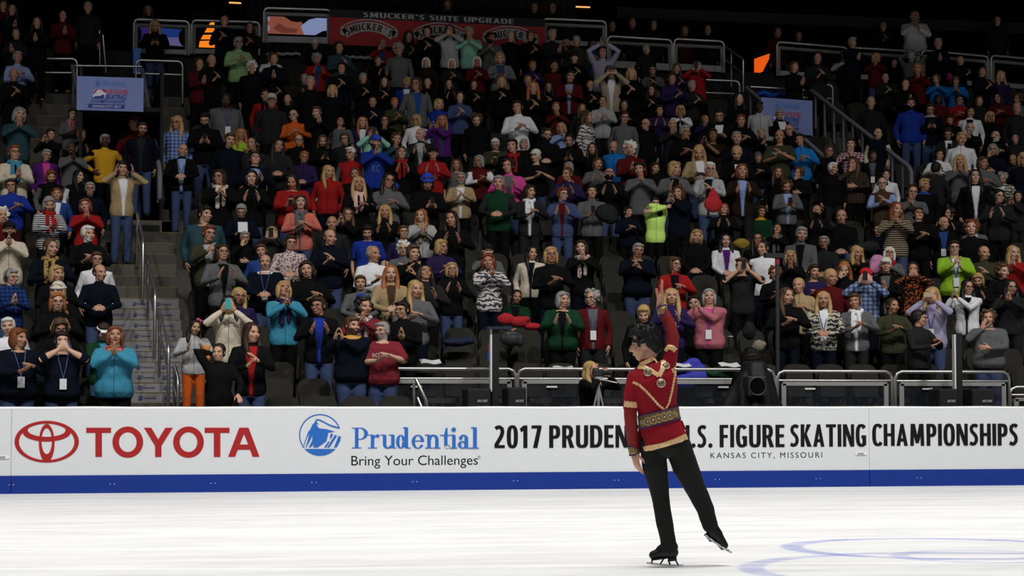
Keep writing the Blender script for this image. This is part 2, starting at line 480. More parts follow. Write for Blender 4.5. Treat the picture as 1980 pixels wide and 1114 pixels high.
def glyph(c):
    s, t = SW, SH
    if c == 'I': return [rect(0, 0, s, 1)], s
    if c == '.': return [ellipse(.095, .095, .095, .1, 20)], .19
    if c == 'E': return [rect(0, 0, s, 1), rect(s*.9, 0, .40, t), rect(s*.9, .44, .375, .44+t), rect(s*.9, 1-t, .40, 1)], .40
    if c == 'F': return [rect(0, 0, s, 1), rect(s*.9, .42, .365, .42+t), rect(s*.9, 1-t, .39, 1)], .39
    if c == 'L': return [rect(0, 0, s, 1), rect(s*.9, 0, .38, t)], .38
    if c == 'H': return [rect(0, 0, s, 1), rect(.52-s, 0, .52, 1), rect(s*.9, .44, .52-s*.9, .44+t)], .52
    if c == 'T': return [rect(.24-s/2, 0, .24+s/2, .95), rect(0, 1-t, .48, 1)], .48
    if c == 'N': return [rect(0, 0, s*.86, 1), rect(.54-s*.86, 0, .54, 1), [(0, 1), (s*1.05, 1), (.54, 0), (.54-s*1.05, 0)]], .54
    if c == 'M': return [[(.03, 0), (s*.95+.03, 0), (s*.95+.05, 1), (.06, 1)], [(.70, 0), (.70-s*.95, 0), (.68-s*.95, 1), (.67, 1)], [(.06, 1), (.06+s*1.15, 1), (.365+s*.42, .12), (.365-s*.42, .12)], [(.67, 1), (.67-s*1.15, 1), (.365-s*.42, .12), (.365+s*.42, .12)]], .73
    if c == 'A': return [[(0, 0), (s*.98, 0), (.30, .80), (.24, 1), (.20, 1)], [(.54, 0), (.54-s*.98, 0), (.24, .80), (.30, 1), (.34, 1)], rect(.13, .20, .41, .20+t), [(.20, 1), (.34, 1), (.30, .76), (.24, .76)]], .54
    if c == 'K': return [rect(0, 0, s, 1), [(s*.8, .40), (.29, 1), (.50, 1), (s*.9, .40)], [(s*.8, .52), (s*1.5, .64), (.53, 0), (.31, 0)], [(s*.8, .36), (.31, .98), (.49, .98), (s*1.4, .50)]], .52
    if c in 'PR':
        P = [rect(0, 0, s, 1), sring(.20, .70, .27, .30, -90, 90), rect(s*.9, 1-t, .215, 1), rect(s*.9, .40, .215, .40+t)]
        if c == 'R': P.append([(.20, .46), (.36, .46), (.52, 0), (.33, 0)])
        return P, .47 if c == 'P' else .51
    if c == 'D': return [rect(0, 0, s, 1), sring(.20, .5, .33, .5, -90, 90), rect(s*.9, 1-t, .215, 1), rect(s*.9, 0, .215, t)], .53
    if c == 'U': return [rect(0, .28, s, 1), rect(.52-s, .28, .52, 1), sring(.26, .30, .26, .31, 180, 360)], .52
    if c in 'O0': return [sring(.27 if c == 'O' else .24, .5, .27 if c == 'O' else .24, .51, 0, 360, n=52)], .54 if c == 'O' else .48
    if c in 'CG':
        P = [sring(.27, .5, .27, .51, 42, 318 if c == 'C' else 300, n=44)]
        if c == 'G': P += [rect(.50-s, .06, .50, .50), rect(.28, .50-t, .50, .50)]
        return P, .46 if c == 'C' else .51
    if c == 'S': return [stroke([(.385, .87), (.30, .925), (.20, .925), (.115, .87), (.085, .76), (.12, .64), (.21, .55), (.29, .46), (.335, .34), (.325, .20), (.25, .095), (.15, .065), (.02, .12)], .155)], .425
    if c == '2': return [stroke([(.06, .86), (.14, .92), (.24, .93), (.335, .86), (.36, .72), (.32, .55), (.22, .36), (.10, .16), (.085, .07)], .165), rect(.02, 0, .46, t)], .46
    if c == '1': return [rect(.15, 0, .15+s, 1), [(0, .86), (.16, 1), (.2, .80), (.05, .70)]], .40
    if c == '7': return [rect(.02, 1-t, .45, 1), [(.45, 1), (.45, .90), (.27, 0), (.08, 0), (.27, .88), (.27, 1)]], .46
    if c == "'": return [[(.02, 1), (.17, 1), (.15, .80), (.08, .68), (.04, .68), (.07, .82), (.02, .82)]], .18
    return [], .24
def bold_lettering(txt, parent, x0, y0, x1, y1):
    L_, x = [], 0.0
    for c in txt:
        g, w_ = glyph(c); L_ += [[(px+x, py) for px, py in lp] for lp in g]; x += w_+.085
    x -= .085
    (X0, Z1), (X1, _), Z0 = bz(x0, y0), bz(x1, y0), bz(x0, y1)[1]
    board_shape('title_lettering', [[lp] for lp in L_], INK, parent, lambda u, v: (X0+(X1-X0)*u/x, Z0+(Z1-Z0)*v))
for t, x0, x1, y0, y1 in (('2017', 955.5, 1047.5, 823.0, 866.8), ('PRUDENTIAL', 1062, 1299, 822.6, 866.2), ('U.S.', 1311.5, 1377.5, 822.4, 866.0), ('FIGURE', 1391.5, 1516.5, 821.8, 865.2), ('SKATING', 1527.8, 1674.8, 820.8, 864.2)):
    bold_lettering(t, Bm, x0, y0, x1, y1)
bold_lettering('CHAMPIONSHIPS', BOARDS[2], 1686.4, 819.9, 1968, 862.6)
board_text('city_lettering', 'KANSAS CITY, MISSOURI', INK, Bm, 1373.8, 875.6, 1590, 888, 0.0, 1.3)

# ================================================================ STAND
NR = 18
XL, XR = -7.0, 26.0
VL = (.04, 1.42)                                        # opening under the blue banner on the left
AIS = (.46, 1.64)
xfront = atY(803, 760, 29.0).x                          # rows 0 and 1 stop here, the glass barrier goes on
terr = MB()
def yrow(r): return Y0 + RD*r
for r in range(NR):
    spans = [(XL, XR)]
    if r < 2: spans = [(XL, xfront)]
    if r >= 12: spans = [(XL, VL[0]), (VL[1], XR)]
    back = yrow(r+1) if r < NR-1 else yrow(NR)+1.2
    for a, b in spans: terr.box2((a, yrow(r), max(-.1, zr(r)-.7)), (b, back+.02, zr(r)))
ter = terr.build('stand_terrace', CONC); tag(ter, 'dark concrete terraces that carry the rows of seats', kind='structure')
wf = MB().box2((xfront-.1, 29.70, 0), (XR, 29.76, .88)).build('wall_stand_front', mat('front_wall_dark', (.018, .018, .02), .5)); tag(wf, 'low dark wall under the first raised row', kind='structure')
# stairs of the left aisle: a half step between rows, pale nosings, sponsor stickers on the lower risers
STAIR = mat('stair_concrete', (.10, .092, .078), .85, bump=.3, bscale=30, vary=.25)
STICK = mat('sticker_grey', (.235, .228, .235), .7)
st = MB(); 
stair = st.build('aisle_stairs', STAIR)
stx = MB()
nose_me = MB().box((0, 0, 0), (AIS[1]-AIS[0], .035, .007)).mesh('nosing')
emb = merge([curve_mesh([[((u-372)/400, -(v-289)/400) for u, v in lp]], .002) for lp in ROCK], 'tmp')
_ser = merge([curve_mesh([[((u-660)/400, -(v-330)/400) for u, v in lp]], .002) for lp in SER], 'tmp')
_a = coords(_ser); _a[:, 0] = .55 + (_a[:, 0])*.85; _a[:, 1] = _a[:, 1]*.85; set_coords(_ser, _a)
logo = merge([emb, _ser], 'sticker_logo')
_a = coords(logo); _a[:, :2] *= .075; set_coords(logo, _a); upright(logo)
SBLUE = mat('sticker_blue', srgb(60, 72, 120), .6)
def step(y, z, x0, x1, parent, sticker=0):
    link('nosing', nose_me, NOSE, parent, ((x0+x1)/2, y+.017, z+.004)).scale.x = (x1-x0)/(AIS[1]-AIS[0])
    if sticker:
        s = MB().box2((x0+.01, y-.006, z-sticker), (x1-.01, y+.0, z-.012)).build('riser_sticker', STICK, parent)
        for k in (.02, .42, .80):
            link('sticker_lettering', logo, SBLUE, s, (x0+.03+k, y-.007, z-sticker*.52))
for r in range(0, 12):
    stx.box2((AIS[0], yrow(r)+RD/2, zr(r)-.05), (AIS[1], yrow(r+1)+.01, (zr(r)+zr(r+1))/2))
    for h in (0, 1):
        y = yrow(r)+h*RD/2; z = zr(r) if h == 0 else (zr(r)+zr(r+1))/2
        rise = z-(zr(r)+zr(r-1))/2 if h == 0 and r > 0 else z-zr(r)
        step(y, z+.002, *AIS, stair, rise-.004 if 2.4 < r+h*.5 < 8.4 and abs(r+h*.5-3.0) > .1 else 0)
me = stx.mesh('aisle_stairs'); stair.data = me; me.materials.append(STAIR)
tag(stair, 'aisle stairs with sponsor stickers on the risers and yellow nosings', kind='structure')
for (x0, x1, r0, lab) in ((-1.05, -.12, 12, 'dark stairs climbing behind the barrier by the blue banner, inner side'), (1.46, 2.1, 11, 'dark stairs beside the doorway, running up past the blue banner')):
    fs = MB()
    for r in range(r0, 17): fs.box2((x0, yrow(r)+RD/2, zr(r)-.05), (x1, yrow(r+1)+.01, (zr(r)+zr(r+1))/2))
    o = fs.build('flank_stairs', STAIR); tag(o, lab, kind='structure')
    for r in range(r0, 17):
        for h in (0, 1): step(yrow(r)+h*RD/2, (zr(r) if h == 0 else (zr(r)+zr(r+1))/2)+.002, x0, x1, o)

# ---- doorway under the left banner and its banner
vb = 38.0
pb0, pb1 = atY(149, 148, vb), atY(277, 217, vb)
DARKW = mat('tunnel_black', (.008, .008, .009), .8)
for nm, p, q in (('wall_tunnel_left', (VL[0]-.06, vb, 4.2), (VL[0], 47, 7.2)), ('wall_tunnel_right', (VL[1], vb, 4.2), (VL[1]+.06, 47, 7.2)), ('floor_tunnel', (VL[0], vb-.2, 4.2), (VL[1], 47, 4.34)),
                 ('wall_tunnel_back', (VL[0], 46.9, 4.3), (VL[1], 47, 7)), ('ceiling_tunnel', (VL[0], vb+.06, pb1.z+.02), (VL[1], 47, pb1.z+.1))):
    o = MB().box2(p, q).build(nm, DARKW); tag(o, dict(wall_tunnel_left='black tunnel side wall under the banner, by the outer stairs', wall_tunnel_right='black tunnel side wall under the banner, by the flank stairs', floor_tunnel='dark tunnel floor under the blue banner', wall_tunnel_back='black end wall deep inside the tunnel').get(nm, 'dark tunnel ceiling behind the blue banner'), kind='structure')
BAN = mat('banner_blue', srgb(120, 135, 190), .6, vary=.08, bscale=3)
BRED = mat('banner_red', srgb(180, 40, 60), .6)
BNAV = mat('banner_navy', srgb(38, 55, 130), .6)
BSKY = mat('banner_sky', srgb(70, 110, 185), .6)
BWHT = mat('banner_white', srgb(215, 215, 235), .6)
def champ_banner(p00, p10, p01, label):
    """p00 top left, p10 top right, p01 bottom left: 3D corners of the banner"""
    X = (p10-p00); H = (p00-p01).length; W = X.length
    ang = math.atan2(X.y, X.x)
    r = MB().box((W/2, .03, -H/2), (W, .06, H)).build('banner', BAN, loc=p00, rot=(0, 0, ang))
    tag(r, label, 'banner', 'championship banners over the doorways')
    u = W/128.0
    def T(name, t, m, x0, x1, y0, y1, bold=0, shear=0, mul=1):
        me = text_mesh(t, bold, shear, 1.0, name); fit(me, x0*u, x1*u, -y1*H/68, -y0*H/68); upright(me, .001); return link(name, me, m, r)
    e = merge([curve_mesh([[((a-372)/400*15*u+40*u, (-(b-289)/400*15*u-13*H/68)) for a, b in lp]], .002) for lp in ROCK], 'rock_emblem')
    upright(e, .001); link('rock_emblem', e, BSKY, r)
    T('sponsor_lettering', 'Prudential', BSKY, 51, 94, 7, 19, .01)
    T('title_lettering', 'US FIGURE', BRED, 58, 99, 25, 34, .03, .25)
    T('title_lettering', 'SKATING', BNAV, 54, 95, 35, 45, .03, .25)
    T('title_lettering', 'CHAMPIONSHIPS', BNAV, 27, 93, 46, 53, .02, .25)
    def poly(name, m, pts, y=.0):
        me = curve_mesh([[(a*u, -b*H/68) for a, b in pts]], .002, name); upright(me, .001-y); return link(name, me, m, r)
    poly('ribbon', BNAV, [(20, 55), (93, 55), (91, 59), (93, 63), (20, 63), (23, 59)])
    T('city_lettering', 'KANSAS CITY 2017', BWHT, 30, 85, 57, 61.5, .01, .2).location.y = -.004
    poly('skate_mark', BWHT, [(34, 26), (46, 26), (57, 33), (52, 43), (33, 43), (30, 38)])
    poly('skate_mark', BRED, [(36, 25.5), (40, 25.5), (35, 33), (31, 37), (33, 30)], .003)
    poly('skate_mark', BRED, [(45, 25.5), (57, 25.5), (54, 33), (49, 28)], .003)
    poly('skate_mark', BNAV, [(30, 44), (36, 39), (44, 39), (50, 36), (53, 37), (51, 44)], .003)
    return r
champ_banner(Vector((pb0.x, vb-.06, pb0.z)), Vector((pb1.x+.0, vb-.06, pb0.z)), Vector((pb0.x, vb-.06, pb1.z)), 'blue championship banner over the black doorway of the aisle stairs')
rb = 40.2
q0, q1, q2 = atY(1472, 188, rb), atY(1571, 189, rb+.25), atY(1472, 256, rb)
champ_banner(q0, Vector((q1.x, q1.y, q0.z)), Vector((q0.x, q0.y, q2.z)), 'blue championship banner partly hidden by the sloping handrail')
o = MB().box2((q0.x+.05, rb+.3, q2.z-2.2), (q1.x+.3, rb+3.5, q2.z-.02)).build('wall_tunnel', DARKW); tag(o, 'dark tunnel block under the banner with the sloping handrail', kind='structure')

# ---- rails
def steel_rail(paths, label, group='steel handrails of the stairs', name='handrail', rad=.026, m=None):
    """paths: [(part name, [points])]; the first is the thing itself"""
    r = None
    for i, (pn, pts) in enumerate(paths):
        mb = MB().tube(pts, rad if i == 0 else rad*.85, 10)
        if r is None: r = mb.build(name, m or STEEL, smooth=True); tag(r, label, 'handrail', group)
        else: mb.build(pn, m or STEEL, r, smooth=True)
    return r
for (t, bnd, base, pt, pbm, m0, m1, lab) in (
    ((265.6, 413), (276.8, 464.5), (276.8, 580), (263, 440), (263, 515), (264, 444), (273, 499), 'steel stair handrail highest on the aisle stairs, under the tan jacket'),
    ((286.7, 506.5), (300, 566), (300, 691), (284, 515), (284, 617), (285, 543), (296.5, 602), 'steel stair handrail midway down the aisle stairs'),
    ((309, 608), (326, 669), (326, 790), (307.5, 612), (307.5, 726.5), (308, 646), (324, 706), 'steel stair handrail beside the girl in orange trousers'),
    ((337.5, 708), (344.5, 734), (346, 800), (335, 716), (335, 792), (336, 747), (340.6, 773), 'short steel handrail at the foot of the aisle stairs')):
    B, _ = surf(*base, .0); P, _ = surf(*pbm, .0)
    bend = atY(*bnd, B.y); top = atY(*t, P.y)
    mid0 = atY(*m0, P.y); mid1 = atY(m1[0], m1[1], B.y); mid1.x = bend.x - .01; mid1.z = bend.z - (top.z-mid0.z)*1.0
    steel_rail([('', [top, bend+Vector((0, .06, .02)), bend+Vector((0, 0, -.1)), (bend.x, B.y, B.z)]), ('post', [top, (top.x, P.y, P.z)]), ('mid_rail', [mid0, mid1])], lab)
def at(px, py, Y): return atY(px, py, Y)
def loop(px0, py0, px1, py1, bot, Y, mid, label, group, name='guard_rail', cat='guard rail', rad=.028):
    a, b = at(px0, py0, Y), at(px1, py1, Y)
    c, d = at(px0, bot, Y), at(px1, bot+(py1-py0), Y)
    k = .09
    pts = [c, a-Vector((0, 0, k)), a+Vector((.3*k, 0, -.3*k)), a+Vector((k, 0, 0)), b-Vector((k, 0, 0)), b+Vector((-.3*k, 0, -.3*k)), b-Vector((0, 0, k)), d]
    r = MB().tube(pts, rad, 10).build(name, STEEL, smooth=True); tag(r, label, cat, group)
    if mid: MB().tube([at(px0, mid, Y), at(px1, mid+(py1-py0), Y)], rad*.85, 8).build('mid_rail', STEEL, r, smooth=True)
    return r
loop(59, 113, 149, 114, 192, 42.4, 140, 'steel guard rail above the stairs beside the blue banner', 'guard rails at the top of the stairs')
loop(263, 116, 353, 119, 197, 42.4, 142, 'steel guard rail above the doorway stairs, below the blond person', 'guard rails at the top of the stairs')
loop(1330, 153, 1430, 157, 200, 42.2, 178, 'steel guard rail behind the person in the bright red jacket', 'guard rails at the top of the stairs')
loop(1535, 161, 1610, 164, 230, 42.0, 188, 'steel guard rail next to the banner with the sloping handrail', 'guard rails at the top of the stairs')
steel_rail([('', [at(146, 127, 41.8), at(273, 129, 41.8)])], 'level steel rail across the top of the blue banner', 'guard rails at the top of the stairs', 'guard_rail')
steel_rail([('', [at(1452, 168, 41.6), at(1562, 174, 41.6)])], 'level steel rail over the banner with the sloping handrail', 'guard rails at the top of the stairs', 'guard_rail')
CURB = mat('rail_panel_grey', (.16, .16, .19), .55)
def slope_rail(p0, p1, label, posts, down=.75, h=.95):
    a, _ = surf(*p0, h); b, _ = surf(*p1, h)
    v = b-a
    r = MB().tube([a, b, b+Vector((.0, -.12, -.12)), b+Vector((0, -.12, -.5))], .045, 10, 1).build('sloping_handrail', CURB, smooth=True)
    tag(r, label, 'handrail', 'sloping handrails of the doorways')
    for k in range(posts):
        q = a + v*((k+.35)/posts)
        MB().box2((q.x-.02, q.y-.035, q.z-down), (q.x+.02, q.y+.035, q.z)).build('post', CURB, r)
    return r
slope_rail((140, 128), (158, 214), 'sloping grey handrail on the near edge of the blue banner', 3)
slope_rail((275, 135), (309, 330), 'sloping grey handrail between the blue banner and the flank stairs', 8)
slope_rail((1444, 170), (1610, 318), 'sloping grey handrail crossing in front of the half hidden banner', 9)
slope_rail((1570, 176), (1757, 322), 'sloping grey handrail ending beside the person in the cream vest', 10)
# tall posts by the concourse stairs
for pts, lab in (([(192, 50), (193, 128)], 'upright steel post above the banner stairs'), ([(199, 68), (205, 140)], 'short upright steel post above the banner stairs')):
    steel_rail([('', [at(*p, 43) for p in pts])], lab, 'guard rails at the top of the stairs', 'guard_post', .022)
steel_rail([('', [at(1405, 92, 43.4), at(1437, 115, 42.6), at(1437, 118, 42.6), at(1437, 178, 42.6)]), ('post', [at(1414, 100, 43.2), at(1414, 168, 43.2)]), ('mid_rail', [at(1405, 117, 43.4), at(1434, 140, 42.7)])], 'steel stair rail by the suite steps near the orange glow', 'steel handrails of the stairs')

# ================================================================ SUITES AND CONCOURSE
SY = 43.9
fz = 8.05
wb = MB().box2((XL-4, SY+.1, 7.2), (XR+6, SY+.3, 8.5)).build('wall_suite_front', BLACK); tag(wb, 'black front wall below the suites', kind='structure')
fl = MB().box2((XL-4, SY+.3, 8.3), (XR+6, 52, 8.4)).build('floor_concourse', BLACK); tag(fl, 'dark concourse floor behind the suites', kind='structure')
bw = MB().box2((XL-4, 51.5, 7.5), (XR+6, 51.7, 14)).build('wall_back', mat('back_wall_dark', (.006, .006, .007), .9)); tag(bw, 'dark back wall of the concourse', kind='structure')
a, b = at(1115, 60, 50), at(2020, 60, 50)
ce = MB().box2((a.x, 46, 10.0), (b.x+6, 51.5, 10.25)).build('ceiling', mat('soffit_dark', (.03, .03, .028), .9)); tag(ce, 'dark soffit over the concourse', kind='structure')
# corrugated curtain behind the sponsor banner
cm = MB(); a, b = at(478, 40, 47.5), at(1112, 60, 47.5)
n = 220
for k in range(n+1):
    x = a.x + (b.x-a.x)*k/n; y = 47.5 + .06*math.sin(k*1.3)
    cm.v += [(x, y, 8.0), (x, y, 11.5)]
cm.f = [(2*k, 2*k+2, 2*k+3, 2*k+1) for k in range(n)]
cme = modded(cm.mesh('curtain'), [('SOLIDIFY', dict(thickness=.02))])
cu = link('curtain', cme, mat('curtain_grey', (.10, .10, .11), .9)); tag(cu, 'dark grey pleated curtain hanging behind the red sponsor banner', 'curtain')
PANEW = mat('suite_glass', (.02, .02, .025), .08, alpha=.18)
KICKW = mat('suite_fascia', (.42, .42, .43), .6)
def suite(px0, py0, px1, py1, dy_frame, dy_bot, label, pane=True, strip=9):
    Y = SY
    a, b = at(px0, py0, Y), at(px1, py1, Y)
    ang = math.atan2(b.z-a.z, b.x-a.x)
    s = (at(px0, py0+10, Y)-a).length/10
    W = b.x-a.x; k = .09
    def P(u, v): return Vector((a.x+u, Y, a.z - v*s + (b.z-a.z)*u/W))
    r = MB().tube([P(0, dy_bot), P(0, 8), P(.03, 2), P(k, 0), P(W-k, 0), P(W-.03, 2), P(W, 8), P(W, dy_bot)], .032, 10).build('suite_railing', STEEL, smooth=True)
    tag(r, label, 'railing', 'railings of the suites')
    f = MB()
    f.tube([P(.05, dy_frame), P(W-.05, dy_frame)], .035, 4).tube([P(.06, dy_frame), P(.06, dy_bot)], .03, 4).tube([P(W-.06, dy_frame), P(W-.06, dy_bot)], .03, 4)
    f.build('frame', ALU, r)
    v, fc = [P(.05, dy_bot-strip), P(W-.05, dy_bot-strip), P(W-.05, dy_bot), P(.05, dy_bot)], [(0, 3, 2, 1)]
    m = MB().add(v, fc).mesh('fascia_strip'); m = modded(m, [('SOLIDIFY', dict(thickness=.03, offset=0))]); m.name = 'fascia_strip'
    link('fascia_strip', m, KICKW, r)
    if pane:
        v = [P(.06, dy_frame), P(W-.06, dy_frame), P(W-.06, dy_bot-strip), P(.06, dy_bot-strip)]
        m = MB().add(v, [(0, 3, 2, 1)]).mesh('pane'); m = modded(m, [('SOLIDIFY', dict(thickness=.012, offset=0))]); m.name = 'pane'
        link('pane', m, PANEW, r)
    return r
suite(259, 37, 366, 41, 11, 65, 'suite railing with the blue lit screen behind its glass')
suite(371, 39, 502, 43, 11, 64, 'suite railing with the orange glow behind its glass')
suite(510, 15, 640, 19, 11, 66, 'suite railing holding the video screen beside the red banner', strip=12)
suite(1050, 36, 1172, 41, 11, 50, 'suite railing touching the end of the red sponsor banner')
suite(1175, 70, 1299, 77, 12, 60, 'suite railing with small blue lights, next to the raised one', strip=13)
suite(1303, 75, 1400, 80, 12, 60, 'suite railing behind the person in bright red jacket', strip=12)
suite(1502, 81, 1638, 92, 11, 64, 'suite railing above the half hidden banner')
suite(1645, 92, 1776, 100, 11, 60, 'suite railing in front of the person in white shirt')
suite(1782, 97, 1911, 109, 11, 60, 'suite railing behind the person waving paper sheets')
suite(1916, 107, 2040, 118, 11, 60, 'suite railing last in the run, at the photo edge')
# red sponsor banner hung on the suite front
RB = mat('sponsor_red', srgb(175, 42, 48), .6); RK = mat('sponsor_black', srgb(32, 32, 36), .6); RG = mat('sponsor_grey', srgb(185, 180, 180), .6); RD2 = mat('sponsor_ink', srgb(28, 26, 26), .6)
p0, p1 = at(637, 18, SY-.05), at(1053, 38, SY-.05)
sl = (p1.z-p0.z)/(p1.x-p0.x); s = (at(640, 30, SY)-at(640, 20, SY)).length/10
banr = MB().box2((p0.x, SY-.09, p0.z-68*s), (p1.x, SY-.04, p0.z))
join_verts(banr, lambda p: p+Vector((0, 0, (p.x-p0.x)*sl)))
ban = banr.build('sponsor_banner', RB); tag(ban, 'red sponsor banner with a black headline strip over the last row', 'banner')
def onban(me, name, m, lift=.0):
    upright(me, SY-.09-lift); a = coords(me); a[:, 2] += (a[:, 0]-p0.x)*sl; set_coords(me, a); me.name = name
    return link(name, me, m, ban)
U = lambda px: p0.x+(px-637)*(p1.x-p0.x)/416
V = lambda d: p0.z-d*s
onban(curve_mesh([[(p0.x, V(0)), (p1.x, V(0)), (p1.x, V(15.5)), (p0.x, V(15.5))]], .002), 'headline_strip', RK)
def flat_caps(txt):
    L_, x = [], 0.0
    for c in txt:
        g, w_ = glyph(c); L_ += [[(px+x, py) for px, py in lp] for lp in g]; x += w_+.085
    ms = [curve_mesh([lp], .001+.0001*i) for i, lp in enumerate(L_)]
    for q in ms: a_ = coords(q); a_[:, 2] -= a_[:, 2].min(); set_coords(q, a_)
    return merge(ms, 'lettering')
onban(fit(flat_caps("SMUCKER'S SUITE UPGRADE"), U(700), U(991), V(13), V(3)), 'headline_lettering', RG, .006)
for cx in (712, 850, 985):
    arc = lambda r0, r1, a0, a1, cy: [(U(cx)+r0*math.sin(math.radians(t)), V(cy)+r0*math.cos(math.radians(t))) for t in np.linspace(a0, a1, 24)] + [(U(cx)+r1*math.sin(math.radians(t)), V(cy)+r1*math.cos(math.radians(t))) for t in np.linspace(a1, a0, 24)]
    R0 = 62*s
    onban(curve_mesh([arc(R0*1.43, R0*1.13, -37, 37, 110)], .002), 'brand_plate', RG, .002)
    for t in (-1, 1):
        onban(curve_mesh([ellipse(U(cx)+t*50*s, V(42), 6*s, 8*s, 16)], .002), 'plate_end', RG, .002)
    onban(curve_mesh([arc(R0*1.52, R0*1.48, -36, 36, 110)], .002), 'brand_outline', RG, .002)
    letters = "SMUCKER'S"
    ms = []
    for i, chh in enumerate(letters):
        t = math.radians(-31+62*i/(len(letters)-1))
        me = flat_caps(chh)
        a_ = coords(me); c_ = (a_.min(0)+a_.max(0))/2
        a_[:, 0] -= c_[0]; a_[:, 1] -= .5
        a_[:, 0] *= 16*s; a_[:, 1] *= 13*s
        rr = R0*1.28
        x = U(cx)+rr*math.sin(t)+a_[:, 0]*math.cos(t)+a_[:, 1]*math.sin(t)
        y = V(110)+rr*math.cos(t)-a_[:, 0]*math.sin(t)+a_[:, 1]*math.cos(t)
        a_[:, 0], a_[:, 1] = x, y; set_coords(me, a_); ms.append(me)
    onban(merge(ms, 'brand_lettering'), 'brand_lettering', RD2, .009)
# lit things
def led(name, col, k): return mat(name, (.01, .01, .01), .5, emit=(col, k))
def screen(px0, py0, px1, py1, Y, label, pieces, name='video_screen', base=None):
    a, b = at(px0, py0, Y), at(px1, py1, Y)
    r = MB().box2((a.x, Y, b.z), (b.x, Y+.08, a.z)).build(name, base or BLACK); tag(r, label, 'screen', None)
    if name == 'lit_sign': MB().box2(((a.x+b.x)/2-.06, Y+.02, 8.4), ((a.x+b.x)/2+.06, Y+.06, b.z)).build('stand', BLACK, r)
    W, H = b.x-a.x, a.z-b.z
    for (nm, m, pts, lift) in pieces:
        me = curve_mesh([[(a.x+u*W, a.z-v*H) for u, v in pts]], .001, nm); upright(me, Y-.001-lift); link(nm, me, m, r)
    return r
screen(515, 31, 636, 69, SY+.07, 'lit video screen of red cloth and pale ice beside the red banner',
  [('lit_cloth', led('led_salmon', (.55, .16, .10), .55), [(.0, 0), (.5, 0), (.6, .45), (.62, 1), (0, 1)], 0),
   ('lit_shade', led('led_rust', (.33, .08, .06), .5), [(.2, .35), (.3, .6), (.5, .7), (.48, .9), (.25, .95), (.1, .7)], .002),
   ('lit_ice', led('led_ice', (.45, .55, .95), .6), [(.68, .12), (.8, 0), (1, 0), (1, .7), (.9, .75), (.78, 1), (.6, 1), (.55, .5)], .002),
   ('lit_blob', led('led_ice', (.45, .55, .95), .6), [(0, 0), (.05, .05), (.05, .28), (0, .3)], .004), ('lit_blob', led('led_ice', (.45, .55, .95), .6), [(0, .5), (.05, .55), (.05, .85), (0, .9)], .004),
   ('dark_patch', BLACK, [(.28, 0), (.7, 0), (.68, .12), (.5, .3), (.4, .25)], .004), ('dark_patch', BLACK, [(.78, 1), (.9, .78), (1, .72), (1, 1)], .004)])
screen(264, 52, 362, 90, SY+.5, 'blue and violet lit screen behind the suite glass',
  [('lit_violet', led('led_violet', (.09, .03, .3), .4), [(0, 0), (.3, 0), (.2, .6), (0, .9)], 0), ('lit_blue', led('led_blue', (.03, .09, .5), .4), [(.3, 0), (.9, .05), (.85, .5), (.5, .55), (.25, .6)], 0),
   ('lit_lilac', led('led_lilac', (.3, .28, .65), .4), [(.25, .6), (.5, .55), (.85, .5), (.95, 1), (.3, .95)], 0), ('dark_disc', BLACK, ellipse(.95, .5, .12, .5, 20), .003), ('dark_disc', BLACK, ellipse(.0, .4, .1, .5, 20), .003)])
screen(374, 18, 416, 94, SY+2.4, 'orange lit stepped sign behind the suite glass',
  [('lit_orange', led('led_orange', (1.0, .22, .01), 1.5), [(.95, .28), (.98, .98), (.25, .98), (.3, .82), (.55, .55), (.75, .35)], 0), ('dark_bar', BLACK, [(.2, .6), (1, .58), (1, .64), (.2, .66)], .003), ('dark_bar', BLACK, [(.2, .78), (1, .76), (1, .79), (.2, .82)], .003)], 'lit_sign')
screen(1458, 100, 1492, 148, SY+1.2, 'orange lit sign behind the stair rail near the half hidden banner',
  [('lit_orange', led('led_deep_orange', (1.0, .12, .005), .8), [(.0, .3), (.9, .05), (.85, .3), (.7, .5), (.5, .8), (0, 1)], 0)], 'lit_sign')
for (x0, y0, x1, y1, lab) in ((258, 94, 271, 142, 'narrow blue lit post under the suite glass'),):
    a, b = at(x0, y0, SY-.3), at(x1, y1, SY-.3)
    tag(MB().box2((a.x, SY-.3, b.z), (b.x, SY-.2, a.z)).build('lit_post', led('led_blue_dim', (.02, .07, .25), .3)), lab, 'light')
for (x0, x1, y, lab) in ((444, 465, 5, 'warm strip lamp in the dark above the photographer in the suites'), (1113, 1140, 13, 'warm strip lamp beside the grey curtain')):
    a, b = at(x0, y, 51.47), at(x1, y+1, 51.47)
    tag(MB().tube([a, b], .02, 8).build('strip_lamp', led('led_warm', (1, .45, .15), 1.2)), lab, 'lamp')
p = at(1508, 184, 41.8)
tarp = MB()
for k in range(9):
    x = at(1466+k*10, 184, 41.8).x
    tarp.ell((x, 41.8, p.z+.04*math.sin(k*1.9)), (.09, .16, .06+.03*math.sin(k*2.3)**2), nu=10, nv=6)
tag(link('tarpaulin', remesh(tarp, .03), mat('tarp_blue', (.02, .12, .6), .4)), 'crumpled bright blue tarpaulin on top of the half hidden banner', 'tarpaulin')
ws = mat('ledge_white', (.5, .5, .52), .6)
for (x0, y0, x1, y1, lab) in ((517, 105, 579, 104, 'ragged pale ledge strip below the video screen'), (666, 110, 717, 112, 'ragged pale ledge strip below the red banner')):
    a, b = at(x0, y0, SY-.02), at(x1, y1, SY-.02)
    tag(MB().tube([a+(b-a)*t+Vector((0, 0, .015*math.sin(t*23))) for t in np.linspace(0, 1, 12)], .03, 6).build('ledge_strip', ws), lab, 'strip')

